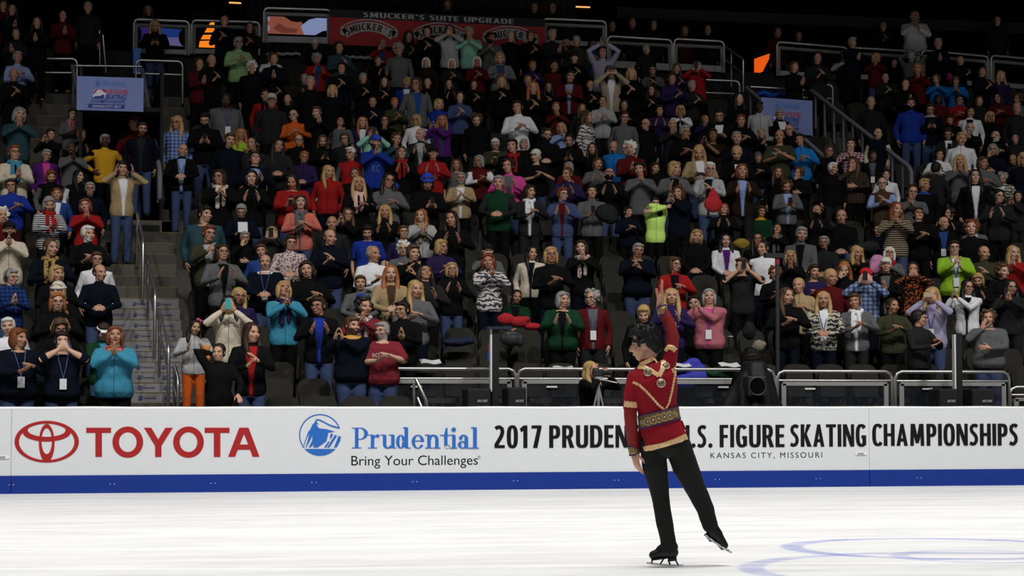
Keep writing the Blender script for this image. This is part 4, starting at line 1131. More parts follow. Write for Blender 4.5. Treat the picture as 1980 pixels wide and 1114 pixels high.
def cloth(c1, c2, mode, line=False):
    """mode p plain, o open over c2, v collar c2, s sleeves c2, t stripes, x plaid, z pattern"""
    key = 'cloth_%s_%s_%s%s' % (c1, c2, mode, '_zip' if line else '')
    if key in MATS: return MATS[key]
    m = bpy.data.materials.new(key); nt, p = nodes_of(m); N, L = nt.nodes, nt.links
    A = PAL[c1]; B = PAL[c2] if c2 else A
    p.inputs['Roughness'].default_value = .9; p.inputs['Specular IOR Level'].default_value = .06
    tc = N.new('ShaderNodeTexCoord')
    def mixn(a, b, f):
        x = N.new('ShaderNodeMix'); x.data_type = 'RGBA'
        for k, v in (('A', a), ('B', b), ('Factor', f)):
            if hasattr(v, 'is_linked'): L.new(v, x.inputs[k])
            elif k == 'Factor': x.inputs[k].default_value = v
            else: x.inputs[k].default_value = (*v, 1)
        return x.outputs['Result']
    n = N.new('ShaderNodeTexNoise'); n.inputs['Scale'].default_value = 45; L.new(tc.outputs['Object'], n.inputs['Vector'])
    base = mixn([k*.8 for k in A], [min(1, k*1.2) for k in A], n.outputs['Fac'])
    if c1 in ('flo', 'mix', 'fai', 'zig', 'leo') or mode == 'z':
        v = N.new('ShaderNodeTexVoronoi'); v.inputs['Scale'].default_value = 26 if c1 != 'zig' else 16; L.new(tc.outputs['Object'], v.inputs['Vector'])
        r = N.new('ShaderNodeMapRange'); r.inputs['From Min'].default_value = .38; r.inputs['From Max'].default_value = .46; L.new(v.outputs['Distance'], r.inputs['Value'])
        if c1 in ('zig', 'fai'):
            w_ = N.new('ShaderNodeTexWave'); w_.bands_direction = 'Z'; w_.inputs['Scale'].default_value = 4.5; w_.inputs['Distortion'].default_value = 7; w_.inputs['Detail Scale'].default_value = 2.5
            L.new(tc.outputs['Object'], w_.inputs['Vector']); L.new(w_.outputs['Fac'], r.inputs['Value'])
        base = mixn(base, dict(flo=(.012, .01, .012), mix=(.5, .45, .42), fai=(.6, .56, .54), zig=(.45, .42, .34), leo=(.35, .24, .08)).get(c1, B), r.outputs['Result'])
    if mode in 'tx':
        def wave(d, sc, th=.5):
            w_ = N.new('ShaderNodeTexWave'); w_.bands_direction = d; w_.inputs['Scale'].default_value = sc; L.new(tc.outputs['Object'], w_.inputs['Vector'])
            r = N.new('ShaderNodeMapRange'); r.inputs['From Min'].default_value = th; r.inputs['From Max'].default_value = th+.15; L.new(w_.outputs['Fac'], r.inputs['Value']); return r.outputs['Result']
        if mode == 't': base = mixn(base, B, wave('Z', 9, .45))
        else:
            h = N.new('ShaderNodeMath'); h.operation = 'MULTIPLY'; h.inputs[1].default_value = .55; L.new(wave('Z', 5, .4), h.inputs[0]); base = mixn(base, B, h.outputs[0])
            h = N.new('ShaderNodeMath'); h.operation = 'MULTIPLY'; h.inputs[1].default_value = .55; L.new(wave('X', 5, .4), h.inputs[0]); base = mixn(base, B, h.outputs[0])
    if mode in 'ovs':
        at_ = N.new('ShaderNodeAttribute'); at_.attribute_name = 'cut'
        sp = N.new('ShaderNodeSeparateColor'); L.new(at_.outputs['Color'], sp.inputs['Color'])
        base = mixn(base, B, sp.outputs[dict(o='Red', v='Green', s='Blue')[mode]])
    if mode in 'lv' and c1 not in ('flo', 'mix', 'fai', 'zig', 'leo') and line:   # zip down the front
        sx = N.new('ShaderNodeSeparateXYZ'); L.new(tc.outputs['Object'], sx.inputs['Vector'])
        ab = N.new('ShaderNodeMath'); ab.operation = 'ABSOLUTE'; L.new(sx.outputs['X'], ab.inputs[0])
        r = N.new('ShaderNodeMapRange'); r.inputs['From Min'].default_value = .004; r.inputs['From Max'].default_value = .007; r.inputs['To Min'].default_value = .75; r.inputs['To Max'].default_value = 0; L.new(ab.outputs[0], r.inputs['Value'])
        fr = N.new('ShaderNodeMath'); fr.operation = 'LESS_THAN'; fr.inputs[1].default_value = -.05; L.new(sx.outputs['Y'], fr.inputs[0])
        mu = N.new('ShaderNodeMath'); mu.operation = 'MULTIPLY'; L.new(r.outputs['Result'], mu.inputs[0]); L.new(fr.outputs[0], mu.inputs[1])
        base = mixn(base, [k*.25+.004 for k in A], mu.outputs[0])
    b = N.new('ShaderNodeBump'); b.inputs['Strength'].default_value = .35; b.inputs['Distance'].default_value = .02
    n2 = N.new('ShaderNodeTexNoise'); n2.inputs['Scale'].default_value = 13; n2.inputs['Distortion'].default_value = 1.2; L.new(tc.outputs['Object'], n2.inputs['Vector'])
    L.new(n2.outputs['Fac'], b.inputs['Height']); L.new(b.outputs['Normal'], p.inputs['Normal'])
    L.new(base, p.inputs['Base Color'])
    MATS[key] = m
    return m
SKIN = {1: (.50, .27, .18), 2: (.46, .26, .155), 3: (.22, .105, .055), 4: (.07, .032, .020), 5: (.56, .33, .24), 6: (.42, .21, .13)}
def skin(tone, beard=None, lipk=1.0):
    key = 'skin_%d_%s' % (tone, beard)
    if key in MATS: return MATS[key]
    m = bpy.data.materials.new(key); nt, p = nodes_of(m); N, L = nt.nodes, nt.links
    c = SKIN[tone]
    p.inputs['Roughness'].default_value = .5; p.inputs['Specular IOR Level'].default_value = .3
    p.inputs['Subsurface Weight'].default_value = 0.0
    def mixn(a, b, f):
        x = N.new('ShaderNodeMix'); x.data_type = 'RGBA'
        for k, v in (('A', a), ('B', b), ('Factor', f)):
            if hasattr(v, 'is_linked'): L.new(v, x.inputs[k])
            elif k == 'Factor': x.inputs[k].default_value = v
            else: x.inputs[k].default_value = (*v, 1)
        return x.outputs['Result']
    def at(nm):
        a = N.new('ShaderNodeAttribute'); a.attribute_name = nm; return a
    tc = N.new('ShaderNodeTexCoord'); n = N.new('ShaderNodeTexNoise'); n.inputs['Scale'].default_value = 25; L.new(tc.outputs['Object'], n.inputs['Vector'])
    base = mixn([k*.88 for k in c], [min(1, k*1.1) for k in c], n.outputs['Fac'])
    f = at('face'); sp = N.new('ShaderNodeSeparateColor'); L.new(f.outputs['Color'], sp.inputs['Color'])
    if beard: base = mixn(base, HC[beard], sp.outputs['Blue'])
    base = mixn(base, (c[0]*.72, c[1]*.38, c[2]*.40), sp.outputs['Green'])
    base = mixn(base, (.66, .64, .60), at('white').outputs['Fac'])
    base = mixn(base, (.05, .012, .010), at('hole').outputs['Fac'])
    base = mixn(base, (.022, .014, .010), sp.outputs['Red'])
    L.new(base, p.inputs['Base Color'])
    MATS[key] = m
    return m
def hairmat(c, hat=False):
    key = ('hat_' if hat else 'hair_')+c
    t = (HATC if hat else HC)[c]
    new = key not in MATS
    m = mat(key, t, .5 if not hat else .85, spec=.3 if not hat else .1, bump=.3, bscale=110, vary=.4)
    if new and not hat:                                   # strands: the grain runs down the hair
        nt = m.node_tree; n = next(q for q in nt.nodes if q.type == 'TEX_NOISE'); mp = nt.nodes.new('ShaderNodeMapping'); mp.inputs['Scale'].default_value = (1, 1, .12)
        src = n.inputs['Vector'].links[0].from_socket; nt.links.new(src, mp.inputs['Vector']); nt.links.new(mp.outputs['Vector'], n.inputs['Vector'])
    return m
def own(o, m):
    """a material of the copy's own, the mesh stays shared"""
    if len(o.data.materials) == 0: o.data.materials.append(m)
    o.material_slots[0].link = 'OBJECT'; o.material_slots[0].material = m
    return o
BADGEM = mat('badge_white', (.72, .72, .74), .5); SHOE = mat('shoe_dark', (.02, .018, .017), .6); GLM = mat('glasses_dark', (.015, .013, .012), .35)
LANM = mat('lanyard_blue', (.05, .08, .25), .6)
def dress(o_body, key, h, gar, fl, M):
    """clothes, hair and small wear of one person"""
    pose, hd, big, sit = key
    code, cols = gar.split(':')
    c1, _, c2 = cols.replace('~', '/').partition('/')
    mode = {'J': 'o', 'C': 'o', 'D': 'o', 'V': 's', 'S': 'v', 'T': 'p', 'H': 'o', 'B': 'x', 'Z': 't'}[code] if c2 else 'p'
    if fl.get('zip') and c2: mode = 'v'
    if c2 == 'org': c2, mode = None, 'p'
    own(link('top', top_of(pose, big, sit, code == 'T'), None, o_body), cloth(c1, c2 or None, 'l' if mode == 'p' and code in 'JCH' else mode, code in 'JCH' and mode in 'pv'))
    trs, sho = legs_of(big, sit)
    own(link('trousers', trs, None, o_body), cloth(fl['j'], None, 'p'))
    own(link('shoes', sho, None, o_body), SHOE)
    st, hc = h
    if st in 'kwvq' or st == 'd':
        if st in 'kqv' : own(link('hair', hair('o' if st != 'v' else 's'), None, o_body), hairmat('d' if hc != 'w' else 'n')).matrix_local = M
        if st in 'wd': own(link('hair', hair('b'), None, o_body), hairmat('d' if hc != 'w' else 'g')).matrix_local = M @ Matrix.Scale(.96, 4)
        own(link('hat', hair(st), None, o_body), hairmat(hc, True)).matrix_local = M
    else:
        own(link('hair', hair(st), None, o_body), hairmat(hc)).matrix_local = M
    if fl.get('bow'): link('hair_bow', BOW, mat('bow_pink', (.6, .06, .2), .7), o_body).matrix_local = M
    if fl.get('g'): link('glasses', GLS, GLM, o_body).matrix_local = M
    if fl.get('hp'): own(link('headphones', HPH, None, o_body), DARK).matrix_local = M
    if fl.get('sc'): own(link('scarf', SCARF, None, o_body), cloth(fl['sc'], None, 'p'))
    if fl.get('ly'):
        l = link('lanyard', LANY, LANM, o_body); link('badge', BADGE, BADGEM, l)
        if fl.get('wt'): l.location.y = -.055
# ---------------------------------------------------------------- spectators: x y (head centre in the photo), hair, garment, pose, extras
CATALOG = """
34 654 ba J:nvy C ly j:den hr wt
120 660 sk T:nvy O ly wt
222 650 ba J:tea/red H wt zip
200 641 vn J:grn/tea C hd
375 634 lk H:lgr/org M kid j:org tn2 bow
485 644 ld J:blk/red C j:den hr
682 630 sn S:nvy/yel U wt j:den hr bd:n
738 640 sy T:mar C g bd:y wt j:den hl
617 592 sd J:blk/ryl M g j:den
703 594 ck S:mar H sc:mix hp hr
779 600 sk J:blk C g tn2 hl
115 632 bn J:blk/red N g hd
18 632 sw S:wht D
549 560 bg J:tea/wht H sc:vio hu zip
459 573 lg S:vio D g
443 590 lk C:crm F tn2
672 416 ln C:blk U g
111 585 bj J:blk M g
113 564 ww D:blk C
108 530 bg J:blk/pnk M hr
20 537 sy B:blu~nvy C g j:den hr hp
192 528 rd S:nvy K j:den hr
187 503 sn S:wht D g
97 478 pn C:nvy M sc:leo hr
169 453 sw J:blk C bd:w hr
18 446 kk H:crm H g bd:k
402 452 sa J:olv/lgr C g
395 414 sk S:dte D hr wt
430 489 bd D:gry/blk M g
484 474 sy S:blk E g
508 486 sn H:blu D
513 508 rk S:nvy/wht K ly wt
515 452 bg S:chr F g
559 470 sd D:mix K g
595 522 bd J:blk C
637 460 rn S:nvy C j:den hr g0
642 433 ow B:chr D
711 448 sk T:ryl D hd
721 492 ry S:wht M hr
780 450 sn T:vio D g
780 482 cw S:gry C g
798 490 sn J:blk C hp hr
755 530 lj D:tan/brn K
697 548 sn J:gry/blu K
802 560 lg S:gry M hr
816 418 lj J:lgr C sc:tan
875 424 lk S:blk M
852 478 bg S:vio M g hr
822 528 lk J:chr M hu
873 522 bg C:blk M g
943 486 kk H:gry E
946 506 ba S:fai H j:nvy
1027 490 lk C:crm/nvy D hr
1065 482 bg J:blk M g
1126 479 bd C:blk H sc:mix
997 575 pk J:grn/blk K sit
1087 580 by J:grn/blk M hr wt
1145 577 cy D:dre/gry D ly g
1232 485 sy J:nvy C g j:den wt
1303 512 bn J:red/blk M g hr
1345 458 bg S:blk K sit
1403 466 lk J:wht/pur K sit
1435 514 sn T:chr F g hl
1477 480 pk V:wht/blk D hl
1465 464 lk J:blk D g sit
1502 443 sk J:blk H sc:gry sit hu
1550 434 sy C:gry/blk K sit
1528 498 bg S:blk H g
1591 470 sy J:chr K g sit
1499 530 ca C:blk C g
1573 526 sd T:vio M hr
1520 573 ln J:blk M hr
1546 553 pg C:tan M
1592 580 lg D:zig/wht K ly
1298 574 lg S:vio M ho
1371 575 by J:ros/pnk U ly ho wt
1345 583 bk S:blk D sit
1245 606 sg J:blk/grn D hd
1656 490 lg J:blk H
1633 520 lj S:blk E hd
1606 537 pg S:dre D
1719 492 bw S:gry H sc:red g hu
1713 514 kw C:blk/gry C ho
1674 536 kr B:lbl~nvy F
1655 583 sn D:gry/wht M sc:wht
1725 592 pd J:olv C
1765 522 pd B:flo O
1803 572 lg S:lav F ly
1776 616 sk C:chr M g hp hr r40
1870 556 lk J:wht/blk U g hr
1845 480 sk J:lmj/wht C g ly wt
1824 432 od J:blk/blu D ly hr
1884 438 cn H:gry/wht C ly
1902 490 rn S:olv C hr
1892 541 bg J:blk M hd
1958 490 lg C:red H hr
1938 526 cn J:blk M hr
1953 556 lk C:chr H g hr
1911 616 cn S:gry E wt
1697 445 sk J:nvy D sit
35 222 by S:dte H
28 296 sa D:crm/blk C g sc:tea
138 247 sd S:gry C sc:ros
98 284 sk J:blk U
139 288 oy D:gry H tn4
157 282 sj S:blk M
88 326 sy J:pur/pnk D g
343 238 lg B:blu~lbl D g hl
352 291 or J:blk/lbl K ly
397 231 sk J:blk P g bd:k
23 360 sd S:ryl M g
98 353 ba V:blk/gry D hd
94 394 by Z:blk/wht P sc:red hd
110 376 ba J:blu/wht D
151 358 lk V:blk/wht D hr
174 366 sy S:nvy D g
167 398 ba S:red H
3 418 cw S:dre D
466 260 lj T:lmj/chr C
445 272 sn S:nvy D
491 278 pk S:chr D
532 282 lk J:chr K
493 304 sk J:nvy/lbl M hu
575 224 or S:org C g
582 272 rn J:blk D g
612 218 sn S:blk H
651 240 pk T:gry D hu
680 236 lj J:vio/wht D
628 272 ln J:blk P hd
659 269 sn J:chr D g hp
664 297 sw V:red/gry D g hp hl
603 305 sj J:vio K g
634 333 lg J:red D hr
636 345 sn J:lgn/wht N g hu sit zip
717 275 ku H:ryl H bd:n
721 258 bn J:min F
741 234 bk S:blk H g
728 222 pn S:nvy C
764 270 cn J:dte H
776 296 bn J:blk M sc:red
688 338 pn S:blk D
693 356 lg J:blk C sc:lpk
749 336 lk S:gry C g
763 366 wu T:blk M g kid
566 350 lk S:red P wt
581 392 bd D:cor/gry M sc:gry
467 408 sy H:nvy N g
426 340 bd C:blk C g sc:crm
486 342 bk C:blk M
745 410 lg S:blk M
806 233 bg S:wht D g
840 222 bg S:ryl D hr
855 234 lj J:pur/dte U
814 261 ry J:chr/lgr M
922 232 cn J:blk D hd
958 279 sw S:olv P g wt
995 274 sk S:blk D sc:red
1018 280 sy J:blk D hu
1050 262 cd J:blk K g bd:d
1087 248 bg S:lbl H
1112 271 pk J:blk P
1142 295 ld S:blk D
1180 284 rj J:cob D hd
1135 226 ln S:fai D r60
849 297 kk H:red M g
881 326 ln T:gry D
917 312 by V:dre/wht C g
984 322 ck J:pnk/gry M
1034 302 kw T:blk M
1100 326 by S:dre C
1098 338 pn H:vio M
1154 317 bn S:gry M
1178 337 ok J:blk M g bd:k hu
826 350 wu J:blk P g
891 346 sy J:tan/wht C g bd:y
964 354 sy V:grn/chr K
1023 371 bd D:chr/wht M sc:wht hr
1087 376 sa J:den/dre M g hr
1144 372 sk J:gry P ho
1213 410 sk J:nvy C kid hr
1206 228 sd D:gry D g
1249 241 ok J:blk D g
1276 225 sk S:vio M
1300 242 oy J:chr H
1324 256 sy J:blk M g
1315 214 bg S:wht H sc:nvy g
1363 232 pj S:vio H kid hr
1393 222 sk J:blk N g
1434 234 sa S:blk M
1471 264 by J:blk C
1495 236 sy J:blk N
1527 252 oy V:blk/crm D g
1544 271 sk J:cob C
1490 264 rn T:olv C
1439 268 sy J:nvy K
1378 262 sk T:dbr U tn3
1425 296 pg S:blk N
1473 305 wy S:blk C kid
1352 294 lg C:tan/wht N
1220 282 cw S:dre C
1303 312 bg J:gry/blk M
1265 326 bd S:blk D
1238 328 sk S:gry H
1371 324 sw J:lgr/nvy C g
1436 331 ba C:dbr/lbl M
1313 373 bn J:nvy U hl
1399 414 ba S:blk M hu
1474 414 sn S:grn/yel K sit
1516 360 cn D:gry/lbl P hd
1508 338 ln J:blk D
1541 346 cn J:blk E hl
1579 412 ok J:blk M bd:k
1602 293 bn J:blk D g
1651 280 sk B:vio~lpk H
1697 259 od V:nvy/crm D hr
1681 308 sk J:blk/gry D ly tn3
1649 317 ln B:brn~chr E hl
1613 326 sw J:blk D hr
1713 342 bk S:wht D
1706 356 ry V:brn/lbl C g hp
1762 368 pd S:gry H g
1732 394 la Z:bei/blk H
1787 358 sg S:blk/blu D
1808 326 sk B:chr D back
1815 300 bk S:wht M
1856 312 lg S:gry H
1885 342 lk D:blk/wht D
1905 316 bn S:gry C
1923 290 by J:nvy E g
1928 264 oy J:blk C bd:w
1874 249 ry J:blk H bd:y
1840 236 sd J:blk P
1857 230 sg J:wht D
1905 226 bg S:blk D g
1968 298 bg J:nvy D g
1957 330 rd J:chr D hd
1945 350 cy D:zig/blk N hd
1930 380 bk J:chr M g hr
1968 380 sk J:chr U
1775 415 sk J:blk M g hu
1837 414 ck S:blk M hl
1878 428 ca S:blk D
1627 412 rd S:blk K sit g0
1684 198 od J:chr/wht D sit hr
1776 202 sk H:ryl D bd:k
1797 210 sd S:nvy/lgr P g
1814 206 bk D:dre D tn4
1854 206 sk J:red M g
1866 217 bk D:wht/blk D
1893 204 bn J:chr D
1935 190 lk J:dre C hl
1966 192 cn J:gry D hl
1966 210 rd J:chr D
1833 258 sd D:chr/wht P g
1960 268 bk D:chr D
34 112 sy B:lbl~wht H g
27 145 oy J:blk H g
434 42 rn B:nvy F
483 54 bk S:dbr N
461 84 sy S:lgn C bd:y g
409 118 oy J:blk/lgr H g
488 131 cw J:blk D hd
436 193 pk H:gry D tn4 wt hd ly
529 186 ck S:red D sc:nvy
551 196 kc J:chr D g
577 160 sy J:blk D g
589 178 sy J:chr/wht C g
571 214 og J:blk D g
529 154 cw J:blk H ho
524 140 bn S:wht H g
609 92 ww J:blk N
649 92 sd S:dte U g
620 117 cy J:red/blu M
634 176 bg J:blk D
674 133 sk J:nvy/wht C
697 152 sy V:blk/gry C
740 86 oy J:red/blu E
765 96 cy S:gry D
737 122 sn T:blk M
745 163 ld J:blk H
790 72 lk D:chr H
796 160 sg J:ryl/wht D
771 212 sj J:olv C bd:j
826 62 sk S:blk A
834 80 sk S:blk M
879 60 ld S:lgr O
915 63 sy S:min H
948 74 sk S:gry C hr bd:k
973 70 sy S:blk D
992 82 sk H:chr C bd:k
1024 70 sn J:blk O
1068 68 sy B:chr~blk C bd:y
1095 86 or S:gry H bd:d
1115 80 sy S:olv D
1107 112 kk V:blk/bei C hd
1146 88 sk J:blu C g
1165 102 sk S:lav A
1185 134 lk D:bei/wht F hu
824 122 bw J:dbr/wht D sc:wht
873 125 bw J:chr/blu O sc:wht g
922 120 bw S:dre C
967 112 bg Z:lgr/blk N
1030 132 sj Z:vio/lpk H
1074 142 oj S:dre D
1098 148 sk J:dre/lbl C
1138 166 ok J:blk O g
1050 158 pj Z:blk/wht D
1031 170 lj J:blk H
1070 178 lk S:blk H
970 160 bg S:blk K g
916 166 sd J:blk/lgr H g
852 168 lk J:blk M
882 188 bk S:den U
822 176 oj J:blk C
805 160 bn D:gry/blu D g
1002 206 sk S:wht M
1075 214 sj S:dre H ho
1156 197 pk H:lgr C
1137 222 ln S:chr D
1231 144 bg S:blk H
1250 134 sy J:chr D
1308 134 ln S:vio O g
1348 130 by J:red F
1262 160 sk D:gry/blk C g
1276 152 sd J:vio/wht E g
1317 166 sy V:chr/dre K g
1258 200 lk J:blk U
1203 204 bk J:blk M
1441 192 lk J:blk D
1468 208 sk J:lgr D tn4
1633 106 pk V:dre/wht H
1693 120 bg S:dre H
1728 122 sk J:blk/blu D
1712 158 ow J:chr H bd:w
1750 163 sk J:blk C sc:wht
1783 134 bj S:dre H
1822 136 kd J:pnk M
1857 124 og B:nvy N g
1900 139 sk S:blk N
1933 147 lg V:vio/lgr D hl
1802 172 cn S:cob H
1848 168 sk J:cob/dte C g hu
1580 108 bk J:chr C hr
1768 32 og B:wht C bd:y wt
1708 52 oy J:dbr/lbl C wt
1762 110 sy S:gry A back
"""
# ================================================================ SEATING THE SPECTATORS
ORD = 'first second third fourth fifth sixth seventh eighth ninth tenth eleventh twelfth thirteenth fourteenth fifteenth sixteenth seventeenth eighteenth nineteenth'.split()
POSE_WORDS = dict(B='clapping', J='clapping', Q='clapping', C='clapping', M='clapping with hands apart', H='clapping at chin height', O='with hands over the mouth', U='clapping beside the face', A='with both arms raised', D='standing', K='with clasped hands', P='looking at a phone', F='taking a photo', N='holding papers', E='with a hand on the cheek', V='clapping at ear height', W='with hands on hips', X='crossing arms before the face', G='leaning on the board')
SPECIAL = """
424 682 pk J:blk G at:27.98,.25,.92 hl j:den fix
203 273 sy B:yel~org W at:38.45,4.34 tn4 fix
273 250 sd J:nvy/chr D at:38.05,4.5 g bd:a j:den fix
262 238 dd S:dre D at:38.75,4.45 fix
236 327 sk J:tan/wht V at:36.32,0 j:den fix
1267 394 sk H:lim X kid fix
300 50 lg J:blk P at:43.4,7.35 fix
"""
def parse(line):
    f = line.split()
    e = dict(px=float(f[0]), py=float(f[1]), hair=(f[2][0], f[2][1]), gar=f[3], pose=f[4], fl={}, sit=False, big=False, kid=False, hd=None, rot=0.0, at=None, fix=False, back=False)
    fl = e['fl']
    for t in f[5:]:
        if t.startswith('at:'): e['at'] = [float(q) for q in t[3:].split(',')]
        elif t in ('hl', 'hr', 'hu', 'hd', 'ho', 'hs'): e['hd'] = t[1]
        elif t == 'sit': e['sit'] = True
        elif t == 'wt': e['big'] = True; fl['wt'] = True
        elif t == 'kid': e['kid'] = True
        elif t == 'fix': e['fix'] = True
        elif t == 'back': e['back'] = True
        elif t[0] == 'r' and t[1:].isdigit(): e['rot'] = float(t[1:])
        elif ':' in t: k, v = t.split(':'); fl[k] = v
        elif t.startswith('tn'): fl['tn'] = int(t[2:])
        else: fl[t] = True
    return e
PEOPLE = [parse(l) for l in (CATALOG+SPECIAL).strip().split('\n') if l.strip()]
prg = random.Random(11)
for e in PEOPLE:
    fl = e['fl']
    if e['pose'] == 'C': e['pose'] = prg.choice('CBJQJ')
    if e['pose'] == 'M' and prg.random() < .4: e['pose'] = 'Q'
    fl.setdefault('tn', prg.choice((1, 1, 1, 5, 6))); fl.setdefault('j', prg.choice(('blk', 'blk', 'nvy', 'chr', 'den')))
    if e['gar'].endswith('/org') and 'j' in fl and e['px'] == 375: fl['j'] = 'org'
    if e['hd'] is None: e['hd'] = prg.choice('0ostl' if e['px'] < 1300 else '0ostr') if e['pose'] in 'CMHDBQJ' else prg.choice('0s') if e['pose'] == 'K' else 'd' if e['pose'] in 'PN' else '0'
    e['base'] = (.99 if e['kid'] else 1.585) if not e['sit'] else 1.26
    H = 1.32 if e['kid'] else e['base']
    p, r = surf(e['px'], e['py'], H)
    e['r'] = r
# rows: nearest tread that fits and is not already taken at that spot
TAKEN = {}
for e in sorted(PEOPLE, key=lambda q: (not q['fix'], q['r'])):
    off = .30 if not e['sit'] else .50
    if e['at']:
        a = e['at']; Y = a[0]; floor = a[1] if a[1] > 0 else max(zc(Y)-.02, 0); e['row'] = max(0, round((Y-Y0)/RD-.3))
        if e['py'] == 327: floor = zr(9)+(zr(10)-zr(9))/2 if ((Y-Y0)/RD) % 1 > .5 else zr(9)
        p = atY(e['px'], e['py'], Y); s = (p.z-floor)/1.585 if len(a) < 3 else a[2]
        if len(a) > 2: floor = p.z-1.585*s
        e['pos'] = V3((p.x, Y, floor)); e['s'] = s; e['seen'] = 1/Y
        continue
    if e['r'] > 17.35:                                   # up on the concourse behind the suite fronts
        Y = 45.0 + .25*(len(TAKEN.setdefault('top', [])) % 2); p = atY(e['px'], e['py'], Y); TAKEN['top'].append(p.x)
        if VL[0]-.3 < p.x < VL[1]+.3 or p.x < VL[0]: Y = yrow(17)+.9; p = atY(e['px'], e['py'], Y)
        z = 8.4 if Y > 44 else zr(17)
        e.update(row=17, s=min(max((p.z-z)/1.585, .80), 1.12), seen=1/Y, pos=V3((p.x, Y, z))); continue
    best = None
    for dr in (0, 1, -1, 2):
        r = round(e['r']-off/RD)+dr
        if r < 0 or r > 18: continue
        Y = yrow(r)+off; p = atY(e['px'], e['py'], Y)
        if r < 2 and p.x > xfront: continue
        z = zr(min(r, 17)); st = (p.z-z)/(1.585 if not e['sit'] else 1.165)
        want = .80 if e['kid'] else 1.0
        cost = abs(st-want)*2.2 + abs(dr)*.1
        for q in TAKEN.get(r, []):
            d = abs(q-p.x)
            if d < .50: cost += (.50-d)*2.2
        if AIS[0]-.2 < p.x < AIS[1]+.2 and r < 11: cost += .3
        if VL[0] < p.x < VL[1] and r >= 12: cost += 3
        if best is None or cost < best[0]: best = (cost, r, Y, p, z, st)
    _, r, Y, p, z, st = best
    st = min(max(st, .66 if e['kid'] else .86), 1.10)
    e['row'] = r; e['s'] = st; e['seen'] = 1/Y
    e['pos'] = V3((p.x, Y, z))
    if e['sit']: e['pos'].z = z-.42*st
    TAKEN.setdefault(r, []).append(p.x)
bright = {'wht', 'lgr', 'crm', 'red', 'lmj', 'cob', 'pnk', 'lim', 'org', 'yel', 'ryl', 'blu', 'lgn', 'tan', 'bei', 'tea', 'lav', 'pur', 'min', 'cor', 'lpk', 'dre', 'gry'}
order = sorted(PEOPLE, key=lambda e: (-(e['seen'] + (.006 if e['gar'][2:5] in bright else 0) + (.05 if e['fix'] else 0))))
CHOSEN, REST = order[:294], order[294:]
# nobody stands inside a neighbour: nudge along the row, or a step back, until there is elbow room
for _ in range(30):
    moved = False
    for i, a in enumerate(PEOPLE):
        for b in PEOPLE[i+1:]:
            dx, dy = b['pos'].x-a['pos'].x, b['pos'].y-a['pos'].y
            if abs(dy) < .45 and abs(dx) < .43 and abs(b['pos'].z-a['pos'].z) < .5:
                k = (.44-abs(dx))*.5; s_ = 1 if dx >= 0 else -1
                fa, fb = (0 if a['at'] else 1), (0 if b['at'] else 1)
                if fa+fb == 0: continue
                a['pos'].x -= s_*k*2*fa/(fa+fb); b['pos'].x += s_*k*2*fb/(fa+fb); moved = True
    if not moved: break
# ---- words
def garment(e):
    code, cols = e['gar'].split(':'); c1, _, c2 = cols.replace('~', '/').partition('/')
    if c2 == 'org': c2 = ''
    a, b = CN[c1], CN.get(c2, '')
    if code == 'V': t = f'{a} vest with {b} sleeves' if b else f'{a} vest'
    elif code == 'B': t = f'{a} plaid shirt' if c1 not in ('yel', 'wht', 'nvy', 'min', 'flo') else f'{a} shirt'
    elif code == 'Z': t = f'{a} and {b} striped top'
    elif code == 'S': t = f'{a} sweater with {b} collar' if b else f'{a} sweater'
    elif code == 'T': t = f'{a} T-shirt'
    else: t = f'{a} {GN[code]} over {b} top' if b else f'{a} {GN[code]}'
    st, hc = e['hair']; fl = e['fl']
    hn = dict(k='black', w='white', c='cream', u='blue', r='red', y='grey', n='white', d='dark')
    if st in 'kq': t += f' and {hn[hc]} cap'
    elif st == 'w': t += f' and {hn[hc]} knit hat'
    elif st == 'v': t += ' and white visor'
    elif st == 'd': t += ' and dark hat'
    if fl.get('sc'): t += f" and {CN[fl['sc']]} scarf"
    elif fl.get('ly'): t += ' with badge'
    return t
def head_words(e):
    x = ' wearing headphones' if e['fl'].get('hp') else ' wearing glasses' if e['fl'].get('g') else ''
    return f"person in {garment(e)}{x}"
def pose_words(e): return ('seated ' if e['sit'] else '') + (POSE_WORDS[e['pose']] if not e['back'] else 'seen from behind') if not (e['sit'] and e['pose'] == 'D') else 'seated'
from collections import Counter
gcount = Counter(garment(e) for e in CHOSEN)
used = set()
for e in CHOSEN:
    e['base_lab'] = f"{head_words(e)} {pose_words(e)}"
bc = Counter(e['base_lab'] for e in CHOSEN)
def nwords(t): return len(t.split())
for e in sorted(CHOSEN, key=lambda q: -q['seen']):
    cands = []
    if bc[e['base_lab']] == 1: cands.append(e['base_lab'])
    near = sorted((q for q in CHOSEN if q is not e and gcount[garment(q)] == 1), key=lambda q: abs(q['px']-e['px'])*1.0+abs(q['py']-e['py'])*1.2)[:8]
    for core in (e['base_lab'], f"person in {garment(e)} {pose_words(e)}", f"person in {garment(e)}"):
        for q in near:
            rel = 'beside' if abs(q['row']-e['row']) == 0 else ('behind' if q['row'] < e['row'] else 'in front of')
            cands.append(f"{core}, {rel} the one in {garment(q)}")
    for q in near: cands.append(f"person in {garment(e)}, {ORD[e['row']]} row up, near {garment(q)}")
    cands.append(f"person in {garment(e)} {pose_words(e)}, {ORD[e['row']]} row up")
    lab = next((c for c in cands if 4 <= nwords(c) <= 16 and c not in used), None)
    if lab is None: lab = next(c for c in cands if c not in used)
    used.add(lab); e['lab'] = lab
